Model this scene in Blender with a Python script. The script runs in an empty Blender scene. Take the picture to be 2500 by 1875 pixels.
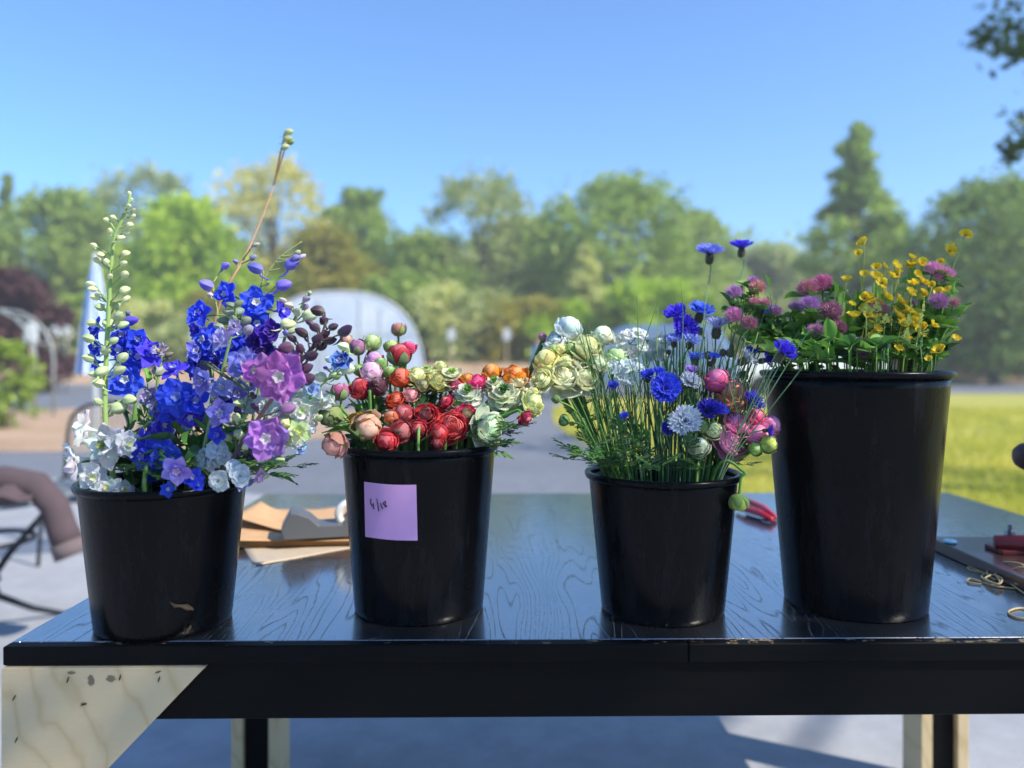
import bpy, bmesh, math, random
from mathutils import Vector, Matrix, Quaternion, noise as mnoise
R = math.radians
V = Vector
random.seed(11)
scn = bpy.context.scene
col = scn.collection

# ------------------------------------------------------------------ camera, sky, sun, exposure
CAMZ = 1.19
TT = 0.78                       # table top height
FPX = 788.0
cam_d = bpy.data.cameras.new('camera'); cam = bpy.data.objects.new('camera', cam_d); col.objects.link(cam)
cam.location = (0, 0, CAMZ); cam.rotation_euler = (R(90), 0, 0); cam_d.shift_y = -27 / 1024
cam_d.sensor_width = 36; cam_d.lens = FPX / 1024 * 36
cam_d.clip_start = 0.05; cam_d.clip_end = 2000
cam_d.dof.use_dof = True; cam_d.dof.focus_distance = 1.235; cam_d.dof.aperture_fstop = 1.9
scn.camera = cam
SUN_AZ, SUN_EL = R(117), R(43)
SUN = V((math.sin(SUN_AZ) * math.cos(SUN_EL), math.cos(SUN_AZ) * math.cos(SUN_EL), math.sin(SUN_EL)))
w = bpy.data.worlds.new('World'); scn.world = w; w.use_nodes = True
wn = w.node_tree.nodes; wl = w.node_tree.links
sky = wn.new('ShaderNodeTexSky'); sky.sky_type = 'NISHITA'; sky.sun_disc = False
sky.sun_elevation = SUN_EL; sky.sun_rotation = SUN_AZ
sky.air_density = 1.0; sky.dust_density = 0.1; sky.ozone_density = 2.6; sky.altitude = 1200
tint = wn.new('ShaderNodeMix'); tint.data_type = 'RGBA'; tint.blend_type = 'MULTIPLY'; tint.inputs[0].default_value = 1.0
tint.inputs[7].default_value = (.56, .86, 1.12, 1); wl.new(sky.outputs[0], tint.inputs[6])      # clear, deep blue morning air
wl.new(tint.outputs[2], wn['Background'].inputs[0]); wn['Background'].inputs[1].default_value = 0.12
sl = bpy.data.lights.new('sun', 'SUN'); so = bpy.data.objects.new('sun', sl); col.objects.link(so)
sl.energy = 3.5; sl.angle = R(0.55); sl.color = (1.0, 0.93, 0.82)
so.location = SUN * 30; so.rotation_euler = SUN.to_track_quat('Z', 'Y').to_euler()
scn.view_settings.view_transform = 'Standard'; scn.view_settings.look = 'None'
scn.view_settings.exposure = 1.1; scn.view_settings.gamma = 1.0; scn.view_settings.use_curve_mapping = False
scn.cycles.use_denoising = True
scn.cycles.max_bounces = 8; scn.cycles.diffuse_bounces = 3; scn.cycles.transparent_max_bounces = 12
scn.cycles.sample_clamp_indirect = 6

# ------------------------------------------------------------------ helpers
def P(sx, sy, Y):
    """source-photo pixel (2500 wide) -> world point at depth Y"""
    x = sx / 2.44141 - 512; y = 357 - sy / 2.44141
    return V((0, 0, CAMZ)) + V((x, FPX, y)) * (Y / FPX)
def G(sx, sy, z=0.0):
    """source-photo pixel -> point on the horizontal plane at height z"""
    p = P(sx, sy, 1.0) - V((0, 0, CAMZ))
    return V((0, 0, CAMZ)) + p * ((z - CAMZ) / p.z)
def vw(x, y): return x * 1.13015, y * 1.13015      # 2212-wide view -> source
def hexc(h, a=1.0):
    h = h.lstrip('#'); c = [int(h[i:i + 2], 16) / 255 for i in (0, 2, 4)]
    return tuple(((x / 12.92) if x <= .04045 else ((x + .055) / 1.055) ** 2.4) for x in c) + (a,)
def tag(o, label=None, cat=None, group=None, kind=None):
    if label: o['label'] = label
    if cat: o['category'] = cat
    if group: o['group'] = group
    if kind: o['kind'] = kind
    return o
def empty(name, loc=(0, 0, 0), rz=0):
    o = bpy.data.objects.new(name, None); col.objects.link(o)
    o.location = loc; o.rotation_euler = (0, 0, rz); o.empty_display_size = .05
    return o
def mesh(name, vs, fs, mat=None, smooth=True, uvs=None):
    m = bpy.data.meshes.new(name); m.from_pydata([tuple(v) for v in vs], [], fs)
    if uvs is not None:
        ul = m.uv_layers.new(name='UVMap'); li = [0] * len(m.loops); m.loops.foreach_get('vertex_index', li)
        fl = []
        for i in li: fl += uvs[i]
        ul.data.foreach_set('uv', fl)
    if smooth: m.polygons.foreach_set('use_smooth', [True] * len(m.polygons))
    if mat:
        for mm in (mat if isinstance(mat, (list, tuple)) else [mat]): m.materials.append(mm)
    m.update(); return m
def obj(name, me, parent=None, loc=None, mat4=None, color=None):
    o = bpy.data.objects.new(name, me); col.objects.link(o)
    if parent is not None: o.parent = parent
    if mat4 is not None: o.matrix_local = mat4
    elif loc is not None: o.location = loc
    if color is not None: o.color = color
    return o
class MB:
    """collects shapes into one mesh"""
    def __init__(s): s.v = []; s.f = []; s.mi = []; s.uv = []
    def add(s, vs, fs, mi=0, uvs=None):
        n = len(s.v); s.v += [V(v) for v in vs]; s.f += [tuple(i + n for i in f) for f in fs]; s.mi += [mi] * len(fs)
        s.uv += uvs if uvs else [(0.5, 0.5)] * len(vs)
        return s
    def box(s, x0, x1, y0, y1, z0, z1, mi=0):
        vs = [(x, y, z) for z in (z0, z1) for y in (y0, y1) for x in (x0, x1)]
        return s.add(vs, [(0, 2, 3, 1), (4, 5, 7, 6), (0, 1, 5, 4), (2, 6, 7, 3), (0, 4, 6, 2), (1, 3, 7, 5)], mi)
    def tube(s, pts, rad, n=6, mi=0, cap=True, closed=False):
        pts = [V(p) for p in pts]; k = len(pts)
        rs = rad if isinstance(rad, (list, tuple)) else [rad] * k
        t0 = (pts[1] - pts[0]).normalized(); up = V((0, 0, 1)) if abs(t0.z) < .9 else V((1, 0, 0))
        nx = t0.cross(up).normalized(); vs = []; uvs = []
        for i, p in enumerate(pts):
            if closed: t = (pts[(i + 1) % k] - pts[i - 1])
            else: t = (pts[min(i + 1, k - 1)] - pts[max(i - 1, 0)])
            t = t.normalized() if t.length > 1e-9 else t0
            nx = (nx - t * nx.dot(t)); nx = nx.normalized() if nx.length > 1e-6 else t.orthogonal().normalized()
            ny = t.cross(nx)
            for j in range(n):
                a = 2 * math.pi * j / n
                vs.append(p + (nx * math.cos(a) + ny * math.sin(a)) * rs[i]); uvs.append((i / (k - 1), j / n))
        fs = []
        for i in range(k if closed else k - 1):
            for j in range(n):
                a, b = i * n + j, i * n + (j + 1) % n; c = (i + 1) % k
                fs.append((a, b, c * n + (j + 1) % n, c * n + j))
        if cap and not closed:
            fs.append(tuple(range(n - 1, -1, -1))); fs.append(tuple((k - 1) * n + j for j in range(n)))
        return s.add(vs, fs, mi, uvs)
    def lathe(s, prof, n=32, mi=0, c=(0, 0, 0), cap0=False, cap1=False):
        vs = [(c[0] + r * math.cos(2 * math.pi * j / n), c[1] + r * math.sin(2 * math.pi * j / n), c[2] + z) for r, z in prof for j in range(n)]
        fs = [(i * n + j, i * n + (j + 1) % n, (i + 1) * n + (j + 1) % n, (i + 1) * n + j) for i in range(len(prof) - 1) for j in range(n)]
        if cap0: fs.append(tuple(range(n - 1, -1, -1)))
        if cap1: fs.append(tuple((len(prof) - 1) * n + j for j in range(n)))
        return s.add(vs, fs, mi)
    def ball(s, c, r, n=10, m=7, mi=0, sq=(1, 1, 1)):
        c = V(c); vs = [c + V((0, 0, -r * sq[2]))]; fs = []
        for i in range(1, m):
            th = math.pi * i / m
            for j in range(n):
                a = 2 * math.pi * j / n
                vs.append(c + V((math.sin(th) * math.cos(a) * sq[0], math.sin(th) * math.sin(a) * sq[1], -math.cos(th) * sq[2])) * r)
        vs.append(c + V((0, 0, r * sq[2]))); L = len(vs) - 1
        for j in range(n):
            fs.append((0, 1 + (j + 1) % n, 1 + j)); fs.append((L, 1 + (m - 2) * n + j, 1 + (m - 2) * n + (j + 1) % n))
        for i in range(m - 2):
            for j in range(n):
                a = 1 + i * n; b = a + n
                fs.append((a + j, a + (j + 1) % n, b + (j + 1) % n, b + j))
        return s.add(vs, fs, mi)
    def prism(s, poly, axis, a0, a1, mi=0):
        """2D polygon extruded along an axis (0,1,2); poly in the two other axes in order"""
        def mk(p, a):
            q = list(p); q.insert(axis, a); return q
        n = len(poly); vs = [mk(p, a0) for p in poly] + [mk(p, a1) for p in poly]
        fs = [tuple(range(n - 1, -1, -1)), tuple(range(n, 2 * n))] + [(i, (i + 1) % n, n + (i + 1) % n, n + i) for i in range(n)]
        return s.add(vs, fs, mi)
    def mesh(s, name, mat=None, smooth=False, bevel=0, segs=2, uv=False):
        m = mesh(name, s.v, s.f, mat, smooth, s.uv if uv else None)
        if any(s.mi): m.polygons.foreach_set('material_index', s.mi)
        bm = bmesh.new(); bm.from_mesh(m); bmesh.ops.recalc_face_normals(bm, faces=bm.faces)
        if bevel:
            es = [e for e in bm.edges if len(e.link_faces) == 2 and e.calc_face_angle(0) > .5]
            bmesh.ops.bevel(bm, geom=es, offset=bevel, segments=segs, profile=.5, affect='EDGES')
        bm.to_mesh(m); bm.free(); m.update(); return m
    def build(s, name, mat, parent=None, smooth=False, bevel=0, loc=None, color=None, uv=False, segs=2):
        return obj(name, s.mesh(name, mat, smooth, bevel, segs, uv), parent, loc, color=color)

def newmat(name):
    m = bpy.data.materials.new(name); m.use_nodes = True
    nt = m.node_tree; b = nt.nodes['Principled BSDF']
    return m, nt.nodes, nt.links, b
def ramp(n, l, fac, stops, interp='LINEAR'):
    r = n.new('ShaderNodeValToRGB'); r.color_ramp.interpolation = interp
    while len(r.color_ramp.elements) < len(stops): r.color_ramp.elements.new(.5)
    for e, (p, c) in zip(r.color_ramp.elements, stops): e.position = p; e.color = c if len(c) == 4 else (*c, 1)
    l.new(fac, r.inputs[0]); return r.outputs[0]
def noisetex(n, l, scale, detail=4, rough=.55, vec=None, dist=0):
    t = n.new('ShaderNodeTexNoise'); t.inputs['Scale'].default_value = scale; t.inputs['Detail'].default_value = detail
    t.inputs['Roughness'].default_value = rough; t.inputs['Distortion'].default_value = dist
    if vec is not None: l.new(vec, t.inputs['Vector'])
    return t.outputs['Fac']
def coords(n, l, kind='Object', scale=(1, 1, 1), rot=(0, 0, 0), loc=(0, 0, 0)):
    tc = n.new('ShaderNodeTexCoord'); mp = n.new('ShaderNodeMapping')
    mp.inputs['Scale'].default_value = scale; mp.inputs['Rotation'].default_value = rot; mp.inputs['Location'].default_value = loc
    l.new(tc.outputs[kind], mp.inputs[0]); return mp.outputs[0]
def bump(n, l, h, strength, dist, b):
    bp = n.new('ShaderNodeBump'); bp.inputs['Strength'].default_value = strength; bp.inputs['Distance'].default_value = dist
    l.new(h, bp.inputs['Height']); l.new(bp.outputs[0], b.inputs['Normal']); return bp
def mathn(n, l, op, a, b):
    m = n.new('ShaderNodeMath'); m.operation = op
    for i, x in enumerate((a, b)):
        if isinstance(x, (int, float)): m.inputs[i].default_value = x
        else: l.new(x, m.inputs[i])
    return m.outputs[0]
def mixc(n, l, fac, a, b, mode='MIX'):
    m = n.new('ShaderNodeMix'); m.data_type = 'RGBA'; m.blend_type = mode
    for s, x in ((m.inputs[0], fac), (m.inputs[6], a), (m.inputs[7], b)):
        if isinstance(x, (int, float)): s.default_value = x
        elif isinstance(x, tuple): s.default_value = x if len(x) == 4 else (*x, 1)
        else: l.new(x, s)
    return m.outputs[2]
def plain(name, c, rough=.6, metal=0, var=.12, scale=6, bumpd=0, coat=0, spec=.5):
    m, n, l, b = newmat(name)
    co = coords(n, l); f = noisetex(n, l, scale, 5, .6, co)
    c = c if len(c) == 4 else (*c, 1)
    d = tuple(x * (1 - var) for x in c[:3]); e = tuple(min(1, x * (1 + var)) for x in c[:3])
    l.new(ramp(n, l, f, [(.3, d), (.7, e)]), b.inputs['Base Color'])
    b.inputs['Metallic'].default_value = metal; b.inputs['Coat Weight'].default_value = coat
    b.inputs['Specular IOR Level'].default_value = spec
    l.new(ramp(n, l, f, [(.3, (max(.02, rough - .07),) * 3), (.7, (min(1, rough + .07),) * 3)]), b.inputs['Roughness'])
    if bumpd: bump(n, l, noisetex(n, l, scale * 6, 3, .6, co), .5, bumpd, b)
    return m

# ------------------------------------------------------------------ materials of the setting
def leafmat(name, c1, c2, trans=.42):
    c1 = tuple(min(.9, v * g) for v, g in zip(c1[:3], (1.6, 1.4, 1.2))) + (1,); c2 = tuple(min(.9, v * g) for v, g in zip(c2[:3], (1.5, 1.33, 1.15))) + (1,)
    m, n, l, b = newmat(name)
    geo = n.new('ShaderNodeNewGeometry')
    co = coords(n, l); f = noisetex(n, l, .55, 2, .5, co)
    mixf = mathn(n, l, 'ADD', mathn(n, l, 'MULTIPLY', geo.outputs['Random Per Island'], .55), mathn(n, l, 'MULTIPLY', f, .5))
    c = ramp(n, l, mixf, [(.15, c1), (.85, c2)])
    l.new(c, b.inputs['Base Color']); b.inputs['Roughness'].default_value = .55; b.inputs['Specular IOR Level'].default_value = .3
    t = n.new('ShaderNodeBsdfTranslucent'); l.new(mixc(n, l, 1.0, c, (1.0, 1.15, .6), 'MULTIPLY'), t.inputs[0])
    mx = n.new('ShaderNodeMixShader'); mx.inputs[0].default_value = trans
    l.new(b.outputs[0], mx.inputs[1]); l.new(t.outputs[0], mx.inputs[2]); l.new(mx.outputs[0], n['Material Output'].inputs[0])
    return m
def groundmat(name, stops, scale, scale2, rough=.9, bd=.01, fine=60, dark=None):
    m, n, l, b = newmat(name)
    co = coords(n, l)
    a = noisetex(n, l, scale, 6, .6, co); f = noisetex(n, l, scale2, 5, .65, co); g = noisetex(n, l, fine, 3, .7, co)
    s = mathn(n, l, 'ADD', mathn(n, l, 'MULTIPLY', a, .45), mathn(n, l, 'ADD', mathn(n, l, 'MULTIPLY', f, .35), mathn(n, l, 'MULTIPLY', g, .2)))
    l.new(ramp(n, l, s, stops), b.inputs['Base Color']); b.inputs['Roughness'].default_value = rough
    b.inputs['Specular IOR Level'].default_value = .25
    bump(n, l, mathn(n, l, 'ADD', f, g), .6, bd, b)
    return m
M = {}
M['soil'] = groundmat('soil', [(.3, hexc('#6d6a3c')), (.5, hexc('#8a8550')), (.7, hexc('#a09a62'))], .15, 1.2, bd=.03, fine=14)
M['concrete'] = groundmat('concrete', [(.3, hexc('#7f8184')), (.5, hexc('#999b9e')), (.72, hexc('#b0b2b5'))], .5, 7, bd=.002, fine=120)
M['asphalt'] = groundmat('asphalt', [(.3, hexc('#5f636a')), (.5, hexc('#71757c')), (.75, hexc('#8b8f95'))], .25, 6, bd=.004, fine=160)
M['lawn'] = groundmat('lawn', [(.3, hexc('#78882c')), (.43, hexc('#9a9f40')), (.55, hexc('#b4ab58')), (.72, hexc('#c3b47c'))], .5, 3.0, bd=.02, fine=40)
M['mulch'] = groundmat('mulch', [(.3, hexc('#8b7055')), (.5, hexc('#b3967a')), (.72, hexc('#cbb49a'))], .8, 9, bd=.03, fine=40)
M['grass'] = leafmat('grass_blade', hexc('#75882c'), hexc('#c4bd68'), .4)

def sheet(name, poly, z, mat):
    me = mesh(name, [(x, y, z) for x, y in poly], [tuple(range(len(poly)))], mat, False)
    return tag(obj(name, me), kind='structure')
def smoothpoly(pts, it=3):
    for _ in range(it):
        q = []
        for i in range(len(pts)):
            a, b = pts[i], pts[(i + 1) % len(pts)]
            q += [(a[0] * .75 + b[0] * .25, a[1] * .75 + b[1] * .25), (a[0] * .25 + b[0] * .75, a[1] * .25 + b[1] * .75)]
        pts = q
    return pts
sheet('ground', [(-250, -120), (250, -120), (250, 280), (-250, 280)], 0, M['soil'])
sheet('driveway', [(-16, -8), (4.5, -8), (6, 16), (9, 25), (40, 26.5), (40, 38), (-40, 38), (-40, 19), (-12, 18.6), (-10, 10)], .004, M['asphalt'])
sheet('patio', [(-9, -6), (3.5, -6), (3.3, 2), (2.2, 4.6), (.8, 5.6), (-1.2, 6.3), (-3.5, 7.4), (-9, 9.0)], .008, M['concrete'])
LAWN = smoothpoly([(1.9, 24.6), (.75, 16.5), (.8, 12.0), (1.25, 8.6), (1.75, 5.0), (2.6, 2.4), (4.6, .5), (12, -2), (40, -2), (40, 24.8), (12, 25.2)])
sheet('lawn', LAWN, .012, M['lawn'])
sheet('mulch_bed', smoothpoly([(-11.5, 19.2), (-2.4, 17.6), (-2.0, 14), (-3.0, 10.4), (-6, 9.6), (-11.5, 10.4)], 2), .012, M['mulch'])
vs = []; 
for i in range(61):
    x = -60 + 2 * i; yo = 1.2 * mnoise.noise(V((x * .07, 0, 5)))
    for yy, z in ((35.2, .006), (36.6, .30), (38.6, .80), (40.5, .92), (70, .95)): vs.append((x, yy + yo, z + (.12 * mnoise.noise(V((x * .2, yy, 0))) if z > .1 else 0)))
tag(obj('mulch_bed', mesh('mulch_bed', vs, [(i * 5 + j, (i + 1) * 5 + j, (i + 1) * 5 + j + 1, i * 5 + j + 1) for i in range(60) for j in range(4)], M['mulch'])), kind='structure')

# lawn blades (uncountable)
def in_poly(x, y, poly):
    c = False; j = len(poly) - 1
    for i in range(len(poly)):
        xi, yi = poly[i]; xj, yj = poly[j]
        if (yi > y) != (yj > y) and x < (xj - xi) * (y - yi) / (yj - yi) + xi: c = not c
        j = i
    return c
rg = random.Random(5); vs = []; fs = []
while len(fs) < 42000:
    y = 3.2 + 15 * rg.random() ** 2; x = rg.uniform(.6, min(.72 * y + .8, 12))
    if not in_poly(x, y, LAWN): continue
    if mnoise.noise(V((x * .9, y * .9, 0))) + rg.random() * .9 < .12: continue
    h = rg.uniform(.02, .075) * (1 + .04 * y); a = rg.uniform(0, 6.28); wd = .003 * (1 + .25 * y)
    dx, dy = math.cos(a) * wd, math.sin(a) * wd; lx, ly = rg.gauss(0, .45) * h, rg.gauss(0, .45) * h
    n0 = len(vs)
    vs += [(x - dx, y - dy, .012), (x + dx, y + dy, .012), (x + lx, y + ly, .012 + h)]; fs.append((n0, n0 + 1, n0 + 2))
tag(obj('lawn_grass', mesh('lawn_grass', vs, fs, M['grass'], False)), 'short yellow green lawn grass behind the work table', 'grass', kind='stuff')

# ------------------------------------------------------------------ trees and shrubs
M['bark'] = plain('bark', hexc('#5d5043'), .9, var=.3, scale=9, bumpd=.01)
LM = {
 'mid': leafmat('leaf_mid', hexc('#4f7030'), hexc('#9cb35c')),
 'bright': leafmat('leaf_bright', hexc('#638a24'), hexc('#b0c84c')),
 'grey': leafmat('leaf_grey', hexc('#5f7752'), hexc('#a9b583')),
 'yellow': leafmat('leaf_yellow', hexc('#8f9048'), hexc('#cfca88')),
 'olive': leafmat('leaf_olive', hexc('#626a26'), hexc('#a09c48')),
 'dark': leafmat('leaf_dark', hexc('#456336'), hexc('#87a05a')),
 'backlit_bough': leafmat('leaf_bough_backlit', hexc('#1f341c'), hexc('#3d5a2c'), .3),  # darkness of the backlit boughs is put into the leaf colour
 'purple': leafmat('leaf_purple', hexc('#2c1c20'), hexc('#5d4148'), .2),
 'pale': leafmat('leaf_pale', hexc('#8c9a60'), hexc('#c4ca98')),
}
def leaf_quads(rg, centers, per, leaf, squash=.8):
    vs = []; fs = []
    for (c, r) in centers:
        for _ in range(int(per * (.7 + .6 * rg.random()))):
            d = V((rg.gauss(0, .52), rg.gauss(0, .52), rg.gauss(0, .5)))
            if d.length > 1.5: d *= .6
            p = c + V((d.x * r, d.y * r, d.z * r * squash))
            s = leaf * rg.uniform(.6, 1.35)
            a = V((rg.gauss(0, 1), rg.gauss(0, 1), rg.gauss(0, .7))).normalized()
            b = a.cross(V((rg.gauss(0, 1), rg.gauss(0, 1), rg.gauss(0, 1)))).normalized()
            n0 = len(vs); k = a.cross(b) * s * .18
            vs += [p - a * s, p + b * s * .5 + k, p + a * s, p - b * s * .5 + k]; fs.append((n0, n0 + 1, n0 + 2, n0 + 3))
    return vs, fs
def tree(name, label, x, y, h, wd, shape, mat, seed, n=34, per=190, leaf=.2, base=.22, cat='tree', group=None, gap=1.0, centers=None, trunk_r=None):
    """tapered trunk with limbs reaching every clump, crown of leaf faces in uneven clumps"""
    rg = random.Random(seed); root = empty(name, (x, y, 0)); cs = []
    if centers is None:
        for i in range(n):
            t = (i + rg.random()) / n; z = h * (base + (1 - base) * t)
            if shape == 'round': prof = math.sin(math.pi * (.16 + .80 * t)) ** .7
            elif shape == 'cone': prof = (1 - t) ** .8 * .98 + .03
            elif shape == 'spire': prof = (1 - t) * .8 + .1
            else: prof = math.sin(math.pi * min(1, .25 + .68 * t)) ** .5
            rr = wd * .5 * prof; a = rg.uniform(0, 6.283); q = rr * (rg.random() ** .45) * .85
            r = wd * gap * (.075 + .085 * rg.random()) * (.5 + .6 * prof) * ((1.15 - .75 * t) if shape in ('cone', 'spire') else 1)
            cs.append((V((math.cos(a) * q, math.sin(a) * q, min(z, h - r * .8))), r))
    else: cs = [(V(c) - V((x, y, 0)), r) for c, r in centers]
    vs, fs = leaf_quads(rg, cs, per, leaf)
    obj('crown', mesh('crown', vs, fs, LM[mat], False), root)
    b = MB(); tr = trunk_r or h * .022
    top = V((rg.uniform(-.03, .03) * h, 0, h * .86))
    pts = [V((0, 0, -.05)), V((0, 0, h * .02))] + [V((rg.uniform(-.012, .012) * h, rg.uniform(-.012, .012) * h, h * t)) for t in (.2, .4, .6)] + [top]
    b.tube(pts, [tr * 1.5, tr * 1.15, tr, tr * .75, tr * .5, tr * .15], 8)
    for c, r in cs[::2]:
        zb = max(h * .12, c.z * .62); k = min(1, zb / h)
        st = V((0, 0, zb)); mid = (st + c) * .5 + V((0, 0, .06 * h))
        b.tube([st, mid, c], [tr * .38 * (1.1 - k), tr * .22 * (1.1 - k), tr * .06], 5)
    b.build('trunk', M['bark'], root, smooth=True)
    tag(root, label, cat, group); return root
def bgx(vx, Y): return (vx / 2.1602 - 512) / FPX * Y
def bgh(vy, Y): return CAMZ + (357 - vy / 2.1602) / FPX * Y
for (vx, top, wpx, Y, shape, mat, nm, label) in [
 (14, 392, 80, 58, 'spire', 'mid', 'conifer', 'narrow dark green spire tree beside the broad leafy trees'),
 (125, 425, 250, 52, 'round', 'mid', 'tree', 'broad leafy green tree behind the purple leaved bush'),
 (300, 372, 250, 62, 'airy', 'grey', 'tree', 'tall airy grey green tree rising behind the white delphinium spike'),
 (400, 440, 260, 46, 'round', 'bright', 'tree', 'bright yellow green rounded tree in front of the airy tree'),
 (590, 362, 270, 50, 'airy', 'yellow', 'tree', 'pale yellowish airy tree behind the tall blue delphiniums'),
 (765, 420, 190, 55, 'round', 'mid', 'tree', 'mid green tree behind the right end of the greenhouse'),
 (700, 505, 210, 43, 'round', 'olive', 'tree', 'low olive brown tree standing just behind the greenhouse'),
 (1040, 385, 260, 52, 'airy', 'grey', 'tree', 'tall open crowned tree with sky gaps beside the great round tree'),
 (1335, 395, 380, 50, 'round', 'mid', 'tree', 'great round crowned tree behind the parked car'),
 (1130, 480, 200, 58, 'round', 'dark', 'tree', 'dark tree filling the space between the two tallest crowns'),
 (1265, 545, 130, 41, 'cone', 'pale', 'tree', 'small pale conical tree in front of the great round tree'),
 (1640, 545, 260, 66, 'round', 'grey', 'tree', 'low distant grey green tree to the side of the tall conical tree'),
 (1850, 280, 300, 40, 'cone', 'mid', 'conical_tree', 'tall feathery conical tree standing above its neighbours'),
 (1500, 470, 170, 60, 'round', 'mid', 'tree', 'rounded green tree at the low shoulder of the great round tree'),
 (2150, 400, 360, 34, 'round', 'dark', 'tree', 'large dark green tree behind the bucket of clover'),
 (2330, 350, 380, 38, 'round', 'mid', 'tree', 'large leafy tree past the dark green tree'),
 (930, 520, 200, 50, 'round', 'mid', 'tree', 'low green tree between the greenhouse and the open crowned tree'),
 (-120, 440, 260, 56, 'round', 'dark', 'tree', 'dark tree past the narrow spire tree'),
]:
    h = bgh(top - 12, Y); wd = wpx * 1.22 / 2.1602 / FPX * Y
    airy = shape == 'airy'
    tree(nm, label, bgx(vx, Y), Y, h, wd, shape, LM and mat, hash((vx, top)) % 9999 if False else vx + top * 7, n=(64 if airy else 96), per=(72 if airy else 105), leaf=(.22 if airy else .27) * Y / 50,
         base=(.25 if airy else .12), gap=(1.0 if airy else 1.15))
# shrubs along the foot of the trees
rs = random.Random(3)
k = 0
for i, vx in enumerate(range(-60, 2340, 92)):
    if 0 < vx < 130: continue
    Y = 38.9 + rs.random() * 2.5 if not 540 < vx < 920 else 42
    h = bgh(rs.uniform(585, 665), Y); mt = ['bright', 'mid', 'olive', 'bright', 'grey', 'mid', 'pale'][(i * 5) % 7]
    where = next(w_ for lim, w_ in [(0, 'beyond the garden arch'), (240, 'behind the striped umbrella'), (380, 'behind the blue delphiniums next to the umbrella'), (540, 'between the umbrella and the greenhouse'), (740, 'behind the near end of the greenhouse'), (920, 'behind the far side of the greenhouse'), (1040, 'just past the greenhouse above the plant stakes'),
        (1130, 'above the last plant stakes'), (1280, 'behind the person in light blue'), (1400, 'behind the bonnet of the blue car'), (1620, 'behind the blue car'), (1760, 'behind the white car'), (1850, 'below the tall conical tree'), (2050, 'behind the bucket of clover'), (9999, 'past the tall clover bucket beside the lawn')] if vx < lim)
    tree('shrub', {'bright': 'bright green', 'mid': 'mid green', 'olive': 'olive green', 'grey': 'greyish green', 'pale': 'pale yellow green'}[mt] + ' bushy shrub ' + where,
         bgx(vx, Y), Y, h, rs.uniform(4.4, 6.5), 'round', mt, 100 + i, n=20, per=190, leaf=.2, base=.02, cat='shrub', group='shrubs below the tree line', gap=1.3)
tree('purple_shrub', 'dark purple leaved bush standing behind the garden arch', bgx(45, 26), 26, bgh(585, 26), 3.6, 'round', 'purple', 7, n=30, per=260, leaf=.12, base=.02, cat='shrub', gap=1.3)
tree('leafy_plant', 'light green leafy plant growing under the garden arch', bgx(15, 13), 13, bgh(735, 13), 1.2, 'round', 'mid', 9, n=22, per=50, leaf=.06, base=.02, cat='plant')
# unseen trees added behind the viewpoint to darken the bucket reflections
for i, (x, y, h, wd, mt, lb) in enumerate([(-9.5, -16, 7.5, 7, 'mid', 'added unseen leafy tree behind the viewpoint toward the bistro table side'), (-1.5, -18, 8.5, 8, 'dark', 'added unseen dark leafy tree straight behind the viewpoint'), (6.5, -16, 8, 8, 'mid', 'added unseen leafy tree behind the viewpoint toward the lawn side')]):
    tree('tree', lb, x, y, h, wd, 'round', mt, 400 + i, n=44, per=150, leaf=.2, base=.06, gap=1.2)
# wood mass far behind
rgw = random.Random(2); cs = [(V((x + rgw.uniform(-2, 2), 74 + rgw.uniform(-3, 3), z)), rgw.uniform(2.2, 3.6)) for x in range(-80, 84, 4) for z in (1.5, 4.5, 7.5, 10 + rgw.uniform(-1.5, 1.5))]
vs, fs = leaf_quads(rgw, cs, 150, .5)
tag(obj('woodland', mesh('woodland', vs, fs, LM['mid'], False)), 'far dark green woodland seen through gaps in the tree line', 'woodland', kind='stuff')

# the tree beside the table whose boughs show at the top corner and shade the table
sc_ = []
rt = random.Random(21)
def toward_sun(p, t): return V(p) + SUN * t
for (px, py, pz, r, t) in [
   (-.55, 1.1, .70, .30, 9.6), (-.05, 1.15, .72, .26, 9.2), (.55, 1.2, .74, .30, 9.3), (.25, 1.75, .78, .26, 9.9), (.95, 1.6, .78, .30, 9.0), (-.3, .9, .55, .4, 10), (.5, .85, .55, .4, 9.4), (1.1, .9, .6, .4, 9.1)]:
    sc_.append((toward_sun((px, py, pz), t), r))
for i in range(7):
    a = rt.uniform(0, 6.283); q = 3.4 * rt.random() ** .5
    sc_.append((V((10.6 + math.cos(a) * q * .6, 5.4 + math.sin(a) * q * .5, rt.uniform(7.6, 10.4))), rt.uniform(.4, .6)))
for (vx, vy, Y, r) in [(2205, 20, 9.0, .36), (2165, 70, 9.2, .26), (2120, 80, 9.3, .16), (2200, 110, 9.0, .2), (2230, 60, 8.8, .4), (2225, 300, 9.4, .26), (2185, 325, 9.6, .13), (2240, 270, 9, .3), (2290, 180, 9, .6), (2300, 20, 8.6, .7)]:
    sc_.append((P(*vw(vx, vy), Y), r))
tree('shade_tree', 'large tree with backlit shade in its leaf colour, whose boughs hang over the corner of the view', 9.4, 4.2, 10.5, 7, 'round', 'backlit_bough', 77, per=56, leaf=.07, centers=sc_, trunk_r=.22)

# morning haze in the air between here and the tree line
hb = MB().box(-256, 256, -126, 286, -1, 24).mesh('haze')
hm = bpy.data.materials.new('haze_air'); hm.use_nodes = True; hn = hm.node_tree.nodes
for nd in list(hn):
    if nd.type == 'BSDF_PRINCIPLED': hn.remove(nd)
pv = hn.new('ShaderNodeVolumePrincipled'); pv.inputs['Color'].default_value = (.97, .97, .95, 1); pv.inputs['Density'].default_value = .0030; pv.inputs['Anisotropy'].default_value = .2
hm.node_tree.links.new(pv.outputs[0], hn['Material Output'].inputs['Volume']); hb.materials.append(hm)
tag(obj('haze', hb), kind='stuff')

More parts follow.
